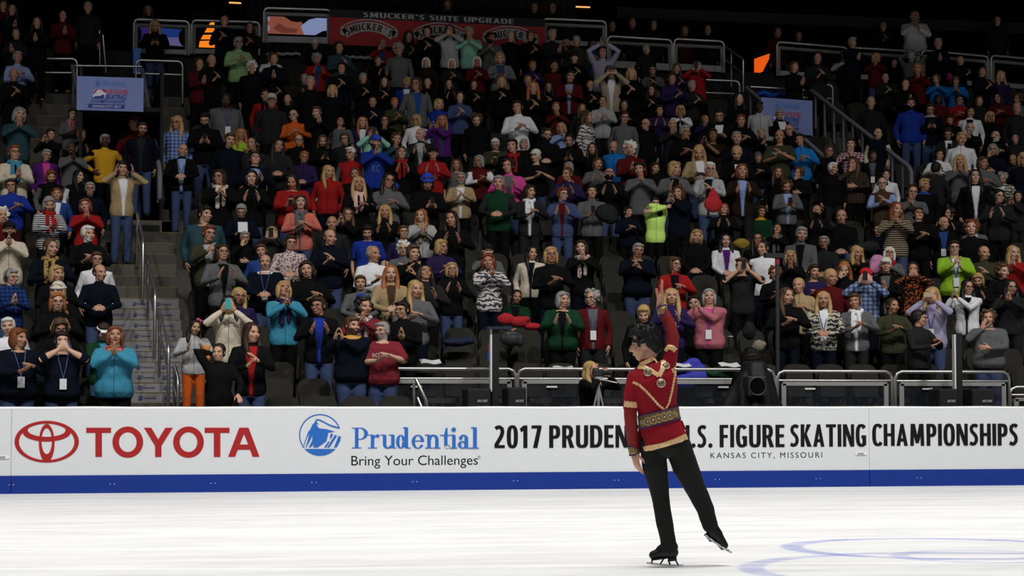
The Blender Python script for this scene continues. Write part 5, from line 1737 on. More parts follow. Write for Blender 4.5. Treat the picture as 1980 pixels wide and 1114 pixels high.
# ---- build them
def place(e):
    key = (e['pose'], e['hd'], e['big'], e['sit'])
    sk, M = proto(*key)
    tn, bd = e['fl']['tn'], e['fl'].get('bd')
    o = own(link('person', sk), skin(tn, bd))
    dx, dy = 2.5-e['pos'].x, e['pos'].y-12
    th = math.atan2(dx, dy)*.8 + math.radians(prg.uniform(-9, 9)) + math.radians(e['rot']) + (math.pi if e['back'] else 0)
    o.rotation_euler = (0, 0, th)
    k = e['s']
    wid = k*prg.uniform(1.03, 1.10)
    o.scale = (wid, wid, k)
    o.location = e['pos']
    # keep the head over its spot when the body is turned
    dress(o, key, e['hair'], e['gar'], e['fl'], M)
    tag(o, e['lab'], 'person', 'spectators in the stand')
    e['o'] = o
    return o
for e in CHOSEN: place(e)
# things in their hands
PH = MB().box((0, 0, 0), (.075, .010, .15)).mesh('phone')
phc = {k: mat('phone_'+k, c, .35) for k, c in dict(dark=(.015, .015, .018), teal=(.05, .38, .42), gold=(.5, .4, .26), red=(.35, .015, .02)).items()}
PG = MB().box((0, 0, 0), (.16, .006, .22)).mesh('programme')
pgc = {k: mat('paper_'+k, c, .6) for k, c in dict(white=(.68, .68, .72), navy=(.03, .05, .12)).items()}
taken_lab = set()
for e in CHOSEN:
    if e['pose'] not in 'PFN': continue
    who = garment(e) + ('' if gcount[garment(e)] == 1 else f", {ORD[e['row']]} row up")
    if e['pose'] == 'N':
        loc, R, me = V3((0, -.40, 1.26)), Euler((math.radians(-35), 0, math.radians(prg.uniform(-20, 20)))), PG
        c = 'navy' if e['px'] in (115, 967, 636) else 'white'
        nm, m = 'programme', pgc[c]
    else:
        c = {443: 'teal', 1803: 'gold', 94: 'red'}.get(int(e['px']), 'dark')
        nm, m, me = 'phone', phc[c], PH
        loc, R = (V3((0, -.40, 1.255)), Euler((math.radians(-40), 0, 0))) if e['pose'] == 'P' else (V3((0, -.325, 1.585)), Euler((0, math.radians(90 if int(e['px']) in (1803, 1185) else 0), 0)))
    o = own(link(nm, me), m)
    B = Matrix.LocRotScale(e['o'].location, e['o'].rotation_euler, e['o'].scale)
    o.matrix_world = Matrix.LocRotScale((B @ loc), (e['o'].rotation_euler.to_matrix() @ R.to_matrix()).to_euler(), V3((1, 1, 1)))
    lab = f"{c} {nm} held by the person in {who}"
    if lab in taken_lab: lab = f"{c} {nm} held {'near the aisle' if e['px'] < 700 else 'on the far side'} by person in {who}"
    while nwords(lab) > 16: lab = lab.rsplit(' ', 1)[0]
    taken_lab.add(lab)
    tag(o, lab, nm, 'phones in hands' if nm == 'phone' else 'papers in hands')
# ---- the rest of the crowd, dim and far up: one body of many
for t in '7 12,23 19,32 65,72 44,121 31,170 15,287 20,385 125,865 10,1033 15,1068 15,1183 50,1222 45,1263 48,1323 60,1368 58,1503 63,1544 70,1535 130,1648 83,1814 85,1928 40,530 115'.split(','):
    x, y = map(float, t.split())
    p, r = surf(x, y, 1.585)
    Y = yrow(17)+.5 if r > 17.3 and x < 200 else (45.2 if r > 17.3 else yrow(round(r-.35))+.3)
    p = atY(x, y, Y); 
    REST.append(dict(px=x, py=y, pos=V3((p.x, Y, p.z-1.585)), s=1.0, pose='D' if r > 17.3 else 'C', hd='0', big=False, sit=False, gar='J:'+prg.choice(('blk', 'chr', 'nvy', 'dre')), hair=(prg.choice('sblp'), prg.choice('kdny')), fl=dict(tn=1, j='blk')))
SMALL = {}
def thin(me):
    ratio = min(1, 600/len(me.vertices))
    if me.name not in SMALL:
        d = modded(me.copy(), [('DECIMATE', dict(ratio=ratio))])
        SMALL[me.name] = (coords(d).copy(), [tuple(p.vertices) for p in d.polygons]); bpy.data.meshes.remove(d)
    return SMALL[me.name]
cv, cf, cmi, cms = [], [], [], []
def cadd(me, M, m):
    v, f = thin(me)
    if m not in cms: cms.append(m)
    Mn = np.array(M); n = sum(len(q) for q in cv)
    cv.append(v @ Mn[:3, :3].T + Mn[:3, 3]); cf.extend(tuple(i+n for i in q) for q in f); cmi.extend([cms.index(m)]*len(f))
for e in REST:
    key = (e['pose'] if e['pose'] in 'CDM' else 'B', '0', False, e['sit'])
    sk, M = proto(*key)
    B = Matrix.LocRotScale(e['pos'], Euler((0, 0, prg.uniform(-.3, .3))), V3((e['s'],)*3))
    cadd(sk, B, skin(e['fl']['tn'])); cadd(top_of(key[0], False, e['sit'], False), B, cloth(e['gar'][2:5], None, 'p'))
    cadd(legs_of(False, e['sit'])[0], B, cloth('blk', None, 'p'))
    st, hc = e['hair']; st = 'w' if st in 'kwvqd' else st
    cadd(hair(st), B @ M, hairmat(hc if hc in HC else 'd'))
cme = bpy.data.meshes.new('crowd'); cme.from_pydata(np.concatenate(cv).tolist(), [], cf)
for m in cms: cme.materials.append(m)
cme.polygons.foreach_set('material_index', cmi); cme.shade_smooth(); cme.update()
tag(link('crowd', cme), 'dim far spectators in the top rows and the suites', kind='stuff')
print('people', len(CHOSEN), 'rest', len(REST), 'bodies', len(PROTO), 'tops', len(TOPS))
# ================================================================ THE SKATER
SKR = atZ(1286, 1097, 0)
skm = Matrix.Translation(SKR) @ Matrix.Rotation(YAW, 4, 'Z')
skinv = skm.inverted()
camL = skinv @ CAM
D0 = -camL.y
KS = FPX/D0                                              # pixels per metre where he stands
def L(px, py, dy=0.0):
    """a point of the skater from the photo, dy metres behind the plane he stands in"""
    r = skinv.to_3x3() @ ray(px, py)
    return camL + r*((D0+dy)/r.y)
def W(p): return p/KS
R_ = lambda px: px/KS
def torso(secs, n=28, grow=0.0, p=2.3):
    mb = MB(); vs, fs = [], []
    for (px, py, hw, hd, tilt) in secs:
        c = L(px, py); t = math.radians(tilt)
        ux = V3((math.cos(t), 0, math.sin(t))); uy = V3((0, 1, 0))
        for j in range(n):
            a = 2*math.pi*j/n; q, s = math.cos(a), math.sin(a)
            vs.append(c + ux*(R_(hw)+grow)*math.copysign(abs(q)**(2/p), q) + uy*(hd+grow)*math.copysign(abs(s)**(2/p), s))
    for i in range(len(secs)-1):
        for j in range(n):
            k = (j+1) % n; fs.append((i*n+j, i*n+k, (i+1)*n+k, (i+1)*n+j))
    fs.append(tuple(range(n))[::-1]); fs.append(tuple((len(secs)-1)*n+j for j in range(n)))
    return mb.add(vs, fs)
TS = [(1287, 861, 43, .128, 16), (1282, 838, 39, .124, 15), (1274, 808, 35.5, .102, 14), (1270, 784, 36, .106, 12), (1266, 758, 42, .116, 11), (1262, 735, 46, .116, 14), (1259, 718, 40, .094, 18), (1255, 706, 24, .070, 20)]
# head: profile turned to his left, a little away and down
hc = L(1247, 666, .015)
fdir = V3((-.93, .34, -.14)).normalized(); upv = V3((-.12, .02, 1)); upv = (upv - fdir*upv.dot(fdir)).normalized()
HM = Matrix.Translation(hc) @ Matrix((fdir.cross(upv).normalized()*1, -fdir, upv)).transposed().to_4x4()
if HM.to_3x3().determinant() < 0: HM = Matrix.Translation(hc) @ Matrix((-fdir.cross(upv).normalized(), -fdir, upv)).transposed().to_4x4()
larm = [L(1228, 732, -.0), L(1221, 768, -.02), L(1219, 804, -.03), L(1222, 838, -.01), L(1226, 876, .01)]
rarm = [L(1289, 716, -.0), L(1297, 684, -.01), L(1301, 650, -.01), L(1293, 622, -.0), L(1278, 590, .01)]
lleg = [L(1264, 862), L(1266, 902), L(1277, 962, .02), L(1284, 1005, .0), L(1291, 1052, .0)]
rleg = [L(1309, 858), L(1324, 905, .03), L(1345, 946, .07), L(1363, 988, .10), L(1373, 1012, .13)]
bd = MB()
bd.v, bd.f = torso(TS).v, torso(TS).f
bd.tube([L(1256, 710), L(1252, 694), hc + HM.to_3x3() @ V3((0, .03, -.05))], [.062, .056, .058], 14)
head_shapes(bd, HM, 1.0)
bd.tube(larm, [.050, .045, .040, .037, .026], 12); bd.tube(rarm, [.050, .045, .040, .037, .027], 12)
hand(bd, larm[-1], V3((.22, -.1, -1)), V3((.9, .45, .1)), 1, bend=[.16, .22, .30, .42], spread=.18, fr=.0085)
hand(bd, L(1276, 588, .01), V3((.16, .05, 1)), V3((-1, .22, .16)), 1, bend=[-.02, .06, .12, .22], spread=.34, k=1.04, fr=.0082)
for lg in (lleg, rleg): bd.tube(lg, [.085, .078, .055, .052, .040], 14)
bd.tube([lleg[-1], L(1296, 1063), L(1268, 1070)], [.036, .026, .018], 10); bd.tube([rleg[-1], L(1377, 1022, .13), L(1397, 1048, .13)], [.034, .024, .018], 10)
skme = remesh(bd, .0058, 2, .5, 'person'); paint_face(skme, HM, smile=True)
sk = link('person', skme, skin(1)); sk.matrix_world = skm
tag(sk, 'person in red and gold costume and black trousers waving on the ice, seen from behind', 'person')
def part(name, mb_or_me, m, vox=None, parent=sk, smooth=2):
    me = remesh(mb_or_me, vox, smooth, .5, name) if vox else (mb_or_me.mesh(name, True) if isinstance(mb_or_me, MB) else mb_or_me)
    return link(name, me, m, parent)
TUN = mat('costume_red', (.25, .008, .016), .75, spec=.12, bump=.25, bscale=9, vary=.10)
SHEER = mat('sheer_red', (.26, .020, .022), .6, spec=.15, alpha=.86)
TROU = mat('trousers_black', (.014, .014, .0135), .75, spec=.12, bump=.5, bscale=7)
BOOTM = mat('boot_black', (.008, .008, .008), .45); BLADEM = mat('blade_steel', (.62, .61, .63), .3, .6)
GOLD = bpy.data.materials.new('gold_braid'); MATS['gold_braid'] = GOLD
nt, p_ = nodes_of(GOLD); p_.inputs['Roughness'].default_value = .45; p_.inputs['Metallic'].default_value = .25
tc_ = nt.nodes.new('ShaderNodeTexCoord'); vo = nt.nodes.new('ShaderNodeTexVoronoi'); vo.inputs['Scale'].default_value = 130; nt.links.new(tc_.outputs['Object'], vo.inputs['Vector'])
cr = nt.nodes.new('ShaderNodeValToRGB'); cr.color_ramp.elements[0].color = (.92, .74, .42, 1); cr.color_ramp.elements[0].position = .12; cr.color_ramp.elements[1].color = (.62, .34, .14, 1); cr.color_ramp.elements[1].position = .75
nt.links.new(vo.outputs['Distance'], cr.inputs['Fac']); nt.links.new(cr.outputs['Color'], p_.inputs['Base Color'])
BRZ = bpy.data.materials.new('bronze_brocade'); nt, p_ = nodes_of(BRZ); p_.inputs['Roughness'].default_value = .4; p_.inputs['Metallic'].default_value = .35
tc_ = nt.nodes.new('ShaderNodeTexCoord'); vo = nt.nodes.new('ShaderNodeTexVoronoi'); vo.inputs['Scale'].default_value = 48; nt.links.new(tc_.outputs['Object'], vo.inputs['Vector'])
cr = nt.nodes.new('ShaderNodeValToRGB'); E_ = cr.color_ramp.elements; E_[0].color = (.9, .75, .45, 1); E_[0].position = .08; E_[1].color = (.17, .11, .045, 1); E_[1].position = .2; e3 = E_.new(.5); e3.color = (.30, .20, .08, 1); e4 = E_.new(.62); e4.color = (.14, .09, .04, 1)
nt.links.new(vo.outputs['Distance'], cr.inputs['Fac']); nt.links.new(cr.outputs['Color'], p_.inputs['Base Color'])
PURP = mat('purple_edging', (.045, .015, .14), .6); GEM = mat('crystal', (.85, .85, .9), .15, .5, .8)
# tunic with short sleeves
tm = torso(TS, grow=.010)
tm.tube([L(1244, 722), larm[0], L(1221, 762, -.015), L(1219, 786, -.02)], [.066, .064, .055, .054], 16)
tm.tube([L(1270, 722), rarm[0]+V3((.0, 0, -.01)), L(1296, 692, -.01), L(1298, 676, -.01)], [.064, .062, .052, .050], 16)
tm.tube([L(1255, 710), L(1253, 698)], [.068, .060], 16)
tunic = part('tunic', tm, TUN, .0075, smooth=3)
fl_ = MB().tube([L(1245, 812, .07), L(1238, 842, .09), L(1238, 868, .09)], [.012, .03, .034], 10, .4)
part('tunic_flap', fl_, TUN, .008)
fl_ = MB().tube([L(1318, 815, .06), L(1323, 828, .08), L(1330, 833, .08)], [.012, .014, .006], 10, .5)
part('tunic_flap', fl_, TUN, .006)
part('sheer_sleeve', MB().tube([L(1219, 778, -.02), larm[2], larm[3], L(1225, 868, .005)], [.047, .046, .043, .034], 14), SHEER)
part('sheer_sleeve', MB().tube([L(1298, 680, -.01), rarm[2], rarm[3], L(1282, 602, .005)], [.047, .046, .042, .035], 14), SHEER)
# trousers
tr_ = MB().tube([L(1262, 858), L(1266, 900), L(1277, 962, .02), L(1284, 1005), L(1291, 1040), L(1294, 1060)], [.090, .090, .063, .060, .055, .056], 18)
tr_.tube([L(1308, 854), L(1325, 902, .03), L(1345, 945, .07), L(1364, 985, .10), L(1373, 1016, .12)], [.094, .092, .073, .062, .056], 18)
for (x, y, z) in ((1286, 850, 0), (1287, 866, 0)): tr_.ell(L(x, y), (.145, .105, .07))
tro = remesh(tr_, .008, 3, .5, 'trousers'); ruffle(tro, .004, 16)
part('trousers', tro, TROU)
# boots, soles and blades
def boot(ank, heel, toe, b0, b1, dy, bo):
    a, h, t = L(*ank, dy), L(*heel, dy), L(*toe, dy)
    up = (a-h).normalized(); fw = (t-h); fw = fw.normalized(); dn = -(up - fw*up.dot(fw)).normalized(); sd = fw.cross(dn)
    m = MB().tube([a + up*.03, a, a.lerp(h, .6), h + fw*.02], [.043, .045, .045, .043], 14)
    m.tube([h+fw*.01, h.lerp(t, .45)+up*.014, t - fw*.01], [.040, .042, .030], 14)
    m.tube([a.lerp(h, .3), h.lerp(t, .5)+up*.03], [.042, .036], 12)
    b = part('boot', m, BOOTM, .006)
    so = MB()
    R = Matrix((fw, sd, dn)).transposed()
    Lb = (t-h).length
    so.box(h + fw*(Lb*.68) + dn*.031, (Lb*.66, .062, .009), R).box(h + fw*.022 + dn*.043, (.060, .056, .030), R)
    part('sole', so, BOOTM, parent=b)
    p0, p1 = L(*b0, dy-bo), L(*b1, dy-bo); d = (p1-p0); ln = d.length; d.normalize(); nn = (dn - d*dn.dot(d)).normalized(); Rb = Matrix((d, d.cross(nn), nn)).transposed()
    bl = MB(); n = 14; vs = []
    for i in range(n+1):                                  # gently rockered runner
        u = i/n; q = p0 + d*ln*u - nn*(.006*(2*u-1)**2)
        for z in (0, -.014):
            for y in (-.0022, .0022): vs.append(q + nn*z + Rb.col[1]*y)
    fs = []
    for i in range(n):
        a0, b0_ = 4*i, 4*i+4
        fs += [(a0, a0+1, b0_+1, b0_), (a0+2, b0_+2, b0_+3, a0+3), (a0, b0_, b0_+2, a0+2), (a0+1, a0+3, b0_+3, b0_+1)]
    fs += [(0, 2, 3, 1), (4*n, 4*n+1, 4*n+3, 4*n+2)]
    blade = part('blade', MB().add(vs, fs), BLADEM, parent=b)
    blade.data.polygons.foreach_set('use_smooth', [False]*len(blade.data.polygons))
    for u, tgt in ((.14, t - fw*.0 + dn*.024), (.38, t - fw*.085 + dn*.030), (.64, h + fw*.050 + dn*.056), (.86, h + fw*.0 + dn*.056)):
        part('stanchion', MB().tube([tgt, p0 + d*ln*u - nn*.014], .0055, 8), BOOTM, parent=b)
    return b
boot((1293, 1046), (1304, 1068), (1260, 1074), (1250, 1092), (1321, 1097), .0, .0)
boot((1374, 1010), (1375, 1026), (1402, 1057), (1413, 1072), (1362, 1038), .13, .035)
# braid laid on the cloth: traced along the tunic's own surface
tb = BVHTree.FromPolygons([v.co.copy() for v in tunic.data.vertices], [tuple(p.vertices) for p in tunic.data.polygons])
def onto(px, py, lift=.004):
    d = (skinv.to_3x3() @ ray(px, py)).normalized()
    h = tb.ray_cast(camL, d)
    if h[0] is None:
        h = tb.find_nearest(L(px, py, -.1))
    return h[0] + h[1]*lift
def braid(name, pts, width, m, step=2.0, scallop=0.0, lift=.004, thick=.006):
    P = [V3((x, y, 0)) for x, y in pts]; S_ = []
    for a, b in zip(P[:-1], P[1:]):
        n = max(1, int((b-a).length/step)); S_ += [a.lerp(b, i/n) for i in range(n)]
    S_.append(P[-1]); vs, fs = [], []
    for i, q in enumerate(S_):
        t = (S_[min(i+1, len(S_)-1)]-S_[max(i-1, 0)]).normalized(); nrm = V3((-t.y, t.x, 0))
        w = width/2*(1+scallop*(1 if i % 3 == 0 else -.4))
        for k in (-1, -.33, .33, 1): vs.append(onto(q.x+nrm.x*w*k, q.y+nrm.y*w*k, lift))
    for i in range(len(S_)-1):
        for k in range(3): fs.append((4*i+k, 4*i+k+1, 4*i+5+k, 4*i+4+k))
    me = modded(MB().add(vs, fs).mesh(name), [('SOLIDIFY', dict(thickness=thick, offset=0))]); me.name = name
    return link(name, me, m, sk)
braid('collar_braid', [(1234, 708), (1245, 703), (1258, 696), (1272, 688)], 8, GOLD, 2, .10)
braid('yoke_braid', [(1234, 710), (1244, 710), (1257, 716), (1274, 727)], 8, GOLD, 2, .15)
braid('yoke_braid', [(1274, 728), (1281, 714), (1284, 696)], 8.5, GOLD, 2, .15)
braid('back_braid', [(1225, 740), (1236, 744), (1248, 755), (1262, 770), (1274, 784), (1285, 793)], 4, GOLD, 2, .5)
braid('back_braid', [(1286, 793), (1293, 780), (1299, 755), (1304, 728), (1307, 708)], 3, GOLD, 2, .5)
braid('sleeve_braid', [(1208, 781), (1219, 782.5), (1231, 783)], 11, GOLD, 2, .14)
braid('sleeve_braid', [(1286, 678), (1290, 672.5), (1298, 671.5), (1306, 678)], 9, GOLD, 2, .14)
braid('hem_braid', [(1246, 869), (1262, 866), (1285, 861), (1308, 853), (1327, 844)], 11, GOLD, 2, .10)
for (x, y, r) in ((1253, 720, 8.2), (1287, 708, 7.6), (1278, 741, 8.6)):
    c = onto(x, y, .004); h = tb.find_nearest(c); N_ = (h[1] + V3((0, -.6, 0))).normalized(); q = N_.to_track_quat('Z', 'Y').to_matrix()
    me = MB().add([c + q @ V3((math.cos(t)*R_(r)*.86, math.sin(t)*R_(r)*.86, z)) for z in (0, .005) for t in np.linspace(0, 2*math.pi, 24, False)], [tuple(range(24))[::-1], tuple(range(24, 48))] + [(i, (i+1) % 24, 24+(i+1) % 24, 24+i) for i in range(24)])
    o = part('medallion', me, BRZ)
    o2 = part('medallion_rim', MB().tube([c + q @ V3((math.cos(t)*R_(r)*.93, math.sin(t)*R_(r)*.93, .003)) for t in np.linspace(0, 2*math.pi, 25)], .0026, 6), GEM, parent=o)
# belt, slightly proud of the waist
def ring_of(secs, grow): 
    mb = torso(secs, 40, grow); n = 40
    mb.f = mb.f[:-2]; me = modded(mb.mesh('ring'), [('SOLIDIFY', dict(thickness=.006, offset=1))]); return me
bs = [(1275.5, 819, 36.6, .106, 14.5), (1274, 808, 35.5, .102, 14), (1272.6, 796, 35.4, .102, 13.5)]
belt = part('belt', ring_of(bs, .015), mat('belt_brocade', (.15, .10, .045), .5, .3, bump=.6, bscale=160, vary=.5))
ROS = mat('rosette_gold', (.42, .30, .13), .4, .4)
def rosette(bv, px, py, r, par):
    d = (skinv.to_3x3() @ ray(px, py)).normalized(); h = bv.ray_cast(camL, d)
    if h[0] is None: return
    q = h[1].to_track_quat('Z', 'Y').to_matrix(); c = h[0] + h[1]*.002
    mb = MB().tube([c + q @ V3((math.cos(t)*r*.85, math.sin(t)*r*.85, 0)) for t in np.linspace(0, 2*math.pi, 21)], r*.13, 6)
    for k in range(8):
        t = k*math.pi/4; mb.ell(c + q @ V3((math.cos(t)*r*.48, math.sin(t)*r*.48, 0)), (r*.15,)*3, None, 8, 6)
    o = part('rosette', mb, ROS, parent=par); part('crystal', MB().ell(c, (r*.2,)*3, None, 8, 6), GEM, parent=par)
bbv = BVHTree.FromPolygons([v.co.copy() for v in belt.data.vertices], [tuple(p.vertices) for p in belt.data.polygons])
for k in range(7):
    u = k/6; rosette(bbv, 1242+u*64, 818-u*17, R_(8.6)*(1 if 0 < k < 6 else .8), belt)
part('belt_edge', ring_of([(1275.8, 821, 36.8, .107, 14.5), (1275.5, 819, 36.6, .106, 14.5)], .016), PURP)
part('belt_edge', ring_of([(1272.6, 796, 35.4, .102, 13.5), (1272.4, 794.5, 35.5, .102, 13.5)], .016), PURP)
for nm, a, b, r in (('cuff', L(1223.5, 862, .005), L(1226.5, 879, .01), .037), ('cuff', L(1284, 609, .005), L(1278, 593, .01), .038)):
    c = part(nm, MB().tube([a, b], [r, r], 24, caps=False), BRZ)
    rosette(BVHTree.FromPolygons([v.co.copy() for v in c.data.vertices], [tuple(p.vertices) for p in c.data.polygons]), *((1222, 871) if a.z < 1.2 else (1279, 601)), R_(6), c)
    d = (b-a).normalized()
    for q in (a, b): part('cuff_edge', MB().tube([q-d*.004, q+d*.004], [r+.0012]*2, 24, caps=False), PURP, parent=c)
# hair: thick, black, swept forward over the brow
hm = MB(); rg = random.Random(5)
hm.ell((0, .030, .056), (.084, .098, .084), None, 20, 14); hm.ell((0, .075, -.010), (.070, .050, .075))
for s in (-1, 1): hm.ell((s*.070, -.022, .020), (.014, .020, .040)); hm.ell((s*.070, .055, .010), (.016, .030, .050))
for i in range(46):
    t = rg.uniform(0, 2*math.pi); z = rg.uniform(.02, .135); r_ = math.sqrt(max(.02, 1-((z-.035)/.12)**2))
    x, y = math.cos(t)*.082*r_, .026+math.sin(t)*.094*r_
    if y < -.03 and z < .075: continue
    q = V3((x, y, z)); n_ = (q-V3((0, .03, .03))).normalized()
    hm.tube([q - n_*.02, q + n_*.008, q + n_*.022 + V3((rg.uniform(-.02, .02), rg.uniform(-.03, .0), rg.uniform(-.012, .015)))], [.024, .022, .009], 8)
for x in (-.04, -.015, .012, .038): hm.tube([(x, -.02, .115), (x, -.075, .105), (x*1.1, -.100, .080+rg.uniform(-.01, .01))], [.026, .024, .009], 8)
hme = remesh(hm, .0055, 1, .4, 'hair'); ruffle(hme, .0022, 45)
hr = link('hair', hme, mat('skater_hair', (.009, .008, .008), .6, spec=.2, bump=.25, bscale=90), sk); hr.matrix_local = HM @ Matrix.Scale(.96, 4)
# ================================================================ SEATS
SEATM = mat('seat_fabric', (.030, .0295, .025), .85, spec=.1, bump=.3, bscale=160, vary=.15)
SHELL = mat('seat_shell', (.008, .008, .008), .5)
def rrect(w, h, r, n=6):
    P = []
    for cx, cy, a0 in ((w/2-r, h-r, 0), (-w/2+r, h-r, 90)):
        P += [(cx+r*math.cos(math.radians(a0+90*i/n)), cy+r*math.sin(math.radians(a0+90*i/n))) for i in range(n+1)]
    return P + [(-w/2+.03, 0), (w/2-.03, 0)]
def plate(w, h, r, t, name):
    me = curve_mesh([rrect(w, h, r)], t/2, name)
    me = modded(me, [('BEVEL', dict(width=t*.4, segments=2, limit_method='ANGLE'))]); me.name = name
    a = coords(me); b = np.stack([a[:, 0], -a[:, 2] + .10*(a[:, 1]/h)*h*.9*0 + .14*a[:, 1] - .25*a[:, 0]**2*0, a[:, 1]], 1); set_coords(me, b)
    return me
SB = plate(.475, .52, .15, .055, 'backrest'); SP = plate(.44, .40, .10, .07, 'seat_pan')
LEGM = MB().box((0, .02, .20), (.05, .10, .40)).box((0, -.02, .02), (.12, .2, .03)).mesh('pedestal')
seat_spots = []
def seat_x_range(r):
    y = yrow(r)+.7
    a, b = atY(-25, 400, y).x, atY(2005, 400, y).x
    return a, min(b, xfront-.2) if r < 2 else b
def free(r, x):
    if AIS[0]-.27 < x < AIS[1]+.27 and r <= 12: return False
    if r >= 11 and VL[0]-.3 < x < 2.3: return False
    if r >= 12 and -1.3 < x < VL[0]: return False
    y = yrow(r)+.5
    xa = 13.85 + (41.9-y)*.29; xb = 15.3 + (41.9-y)*.29
    if r >= 11 and xa-.3 < x < xb+.4: return False
    return True
by_row = {}
for e in CHOSEN: by_row.setdefault(e['row'], []).append(e)
for r in range(NR):
    a, b = seat_x_range(r); n = int((b-a)/.53)
    for i in range(n+1):
        x = b-.1-.53*i if r < 2 else a + .53*i + .11*((r*7) % 5)
        if not free(r, x): continue
        sitter = next((e for e in by_row.get(r, []) if e['sit'] and abs(e['pos'].x-x) < .3), None)
        seat_spots.append((r, sitter['pos'].x if sitter else x, sitter))
SEP_ROWS = 11
snear = [s for s in seat_spots if s[0] < SEP_ROWS][:298]
srest = [s for s in seat_spots if s not in snear]
slabs = Counter(); pend = []
used_seat = set()
uniq = [e for e in CHOSEN if gcount[garment(e)] == 1 and not e['at']]
def seat_label(r, x, sitter):
    ps = by_row.get(r, [])
    q = min(ps, key=lambda e: abs(e['pos'].x-x)) if ps else None
    c = []
    if sitter: c.append(f"folding seat under the seated person in {garment(sitter)}"); head = f"folding seat under the person in {garment(sitter)}"
    elif q and abs(q['pos'].x-x) < .30:
        if gcount[garment(q)] == 1: c.append(f"dark folding seat behind the person in {garment(q)}")
        head = f"dark folding seat behind the {garment(q)}"
        if gcount[garment(q)] > 1: c.append(f"dark folding seat behind the person in {garment(q)}, {ORD[r]} row up")
    else: head = f"empty dark folding seat, {ORD[r]} row up"
    P = V3((x, yrow(r), zr(r)))
    for e in sorted(uniq, key=lambda e: (e['pos']-P).length)[:14]:
        if e is sitter or e is q and 'behind the' in head: continue
        rel = 'beside' if e['row'] == r else ('behind' if e['row'] < r else 'in front of')
        c += [f"{head}, {rel} {garment(e)}", f"{head}, near {garment(e)}"]
    c = [t for t in c if 4 <= nwords(t) <= 16] or [' '.join(head.split()[:16])]
    t = next((t for t in c if t not in used_seat), c[0]); used_seat.add(t)
    return t
def put_seat(r, x, sitter):
    z = zr(r); y = yrow(r)+RD-.17
    o = empty('folding_seat', (x, y, z))
    link('backrest', SB, SEATM, o, (0, .0, .36))
    p = link('seat_pan', SP, SEATM, o, (0, -.075, .38))
    if sitter: p.rotation_euler = (math.radians(88), 0, 0); p.location = (0, -.02, .40)
    link('pedestal', LEGM, SHELL, o)
    lab = seat_label(r, x, sitter)
    if nwords(lab) > 16: lab = ' '.join(lab.split()[:16])
    tag(o, lab, 'seat', 'folding seats of the stand')
    return o
for s in snear: put_seat(*s)
if srest:
    vs, fs = [], []
    for (r, x, _) in srest:
        for me, off in ((SB, (x, yrow(r)+RD-.17, zr(r)+.36)), (SP, (x, yrow(r)+RD-.245, zr(r)+.38)), (LEGM, (x, yrow(r)+RD-.17, zr(r)))):
            n = len(vs); vs += [tuple(v.co+V3(off)) for v in me.vertices]; fs += [tuple(i+n for i in p.vertices) for p in me.polygons]
    me = bpy.data.meshes.new('folding_seats'); me.from_pydata(vs, [], fs)
    tag(link('folding_seats', me, SEATM), 'dim folding seats of the upper rows, mostly hidden by the crowd', kind='stuff')
print('seats', len(snear), 'rest', len(srest))

# ================================================================ RINKSIDE
# tall black posts with a white edge
for px0, px1, pt, lab in ((941, 965, 634, 'tall black post with a white edge and flat cap'), (1845, 1860, 644, 'tall black post with a white edge beside the grey cable sweater')):
    Y = 28.9; a = at(px0 if px0 > 1500 else 948, pt, Y); b = at(px1, pt, Y)
    o = MB().box2((a.x+.03, Y, 0), (b.x, Y+.12, a.z)).build('black_post', BLACK); tag(o, lab, 'post', None)
    MB().box2((a.x+.005, Y+.01, at(px0, 757, Y).z), (a.x+.03, Y+.10, a.z-.02)).build('white_edge', mat('post_white', (.7, .7, .72), .5), o)
    if px0 < 1500:
        c0, c1 = at(941, 634, Y), at(989, 640, Y)
        MB().box2((c0.x, Y-.05, c0.z-.02), (c1.x, Y+.3, c0.z+.02)).build('flat_cap', mat('cap_navy', (.02, .025, .05), .4), o)
# black loudspeakers on the walkway
SPK = mat('speaker_black', (.010, .010, .011), .6); SPG = mat('speaker_grille', (.016, .016, .017), .8); SPL = mat('speaker_logo', (.45, .45, .46), .4)
for px0, px1, py, lab in ((903, 950, 751, 'black loudspeaker at the foot of the black post by the seats'), (981, 1018, 749, 'black loudspeaker under the rounded ends of the barriers'), (1815, 1853, 752, 'black loudspeaker hugging the second black post'), (1879, 1925, 752, 'black loudspeaker under the grey cable sweater')):
    Y = 28.75; a = at(px0, py, Y); b = at(px1, py, Y)
    mb = MB().box2((a.x, Y, .0), (b.x, Y+.4, a.z)); me = modded(mb.mesh('loudspeaker'), [('BEVEL', dict(width=.025, segments=3))]); me.name = 'loudspeaker'
    o = link('loudspeaker', me, SPK); tag(o, lab, 'loudspeaker', 'loudspeakers behind the boards')
    MB().box2((a.x+.02, Y-.008, .05), (b.x-.02, Y+.01, a.z-.03)).build('grille', SPG, o)
    t = text_mesh('BOSE', .02, .35); W_ = b.x-a.x; fit(t, a.x+W_*.42, a.x+W_*.86, 1.165, 1.20); upright(t, Y-.009); link('brand_lettering', t, SPL, o)
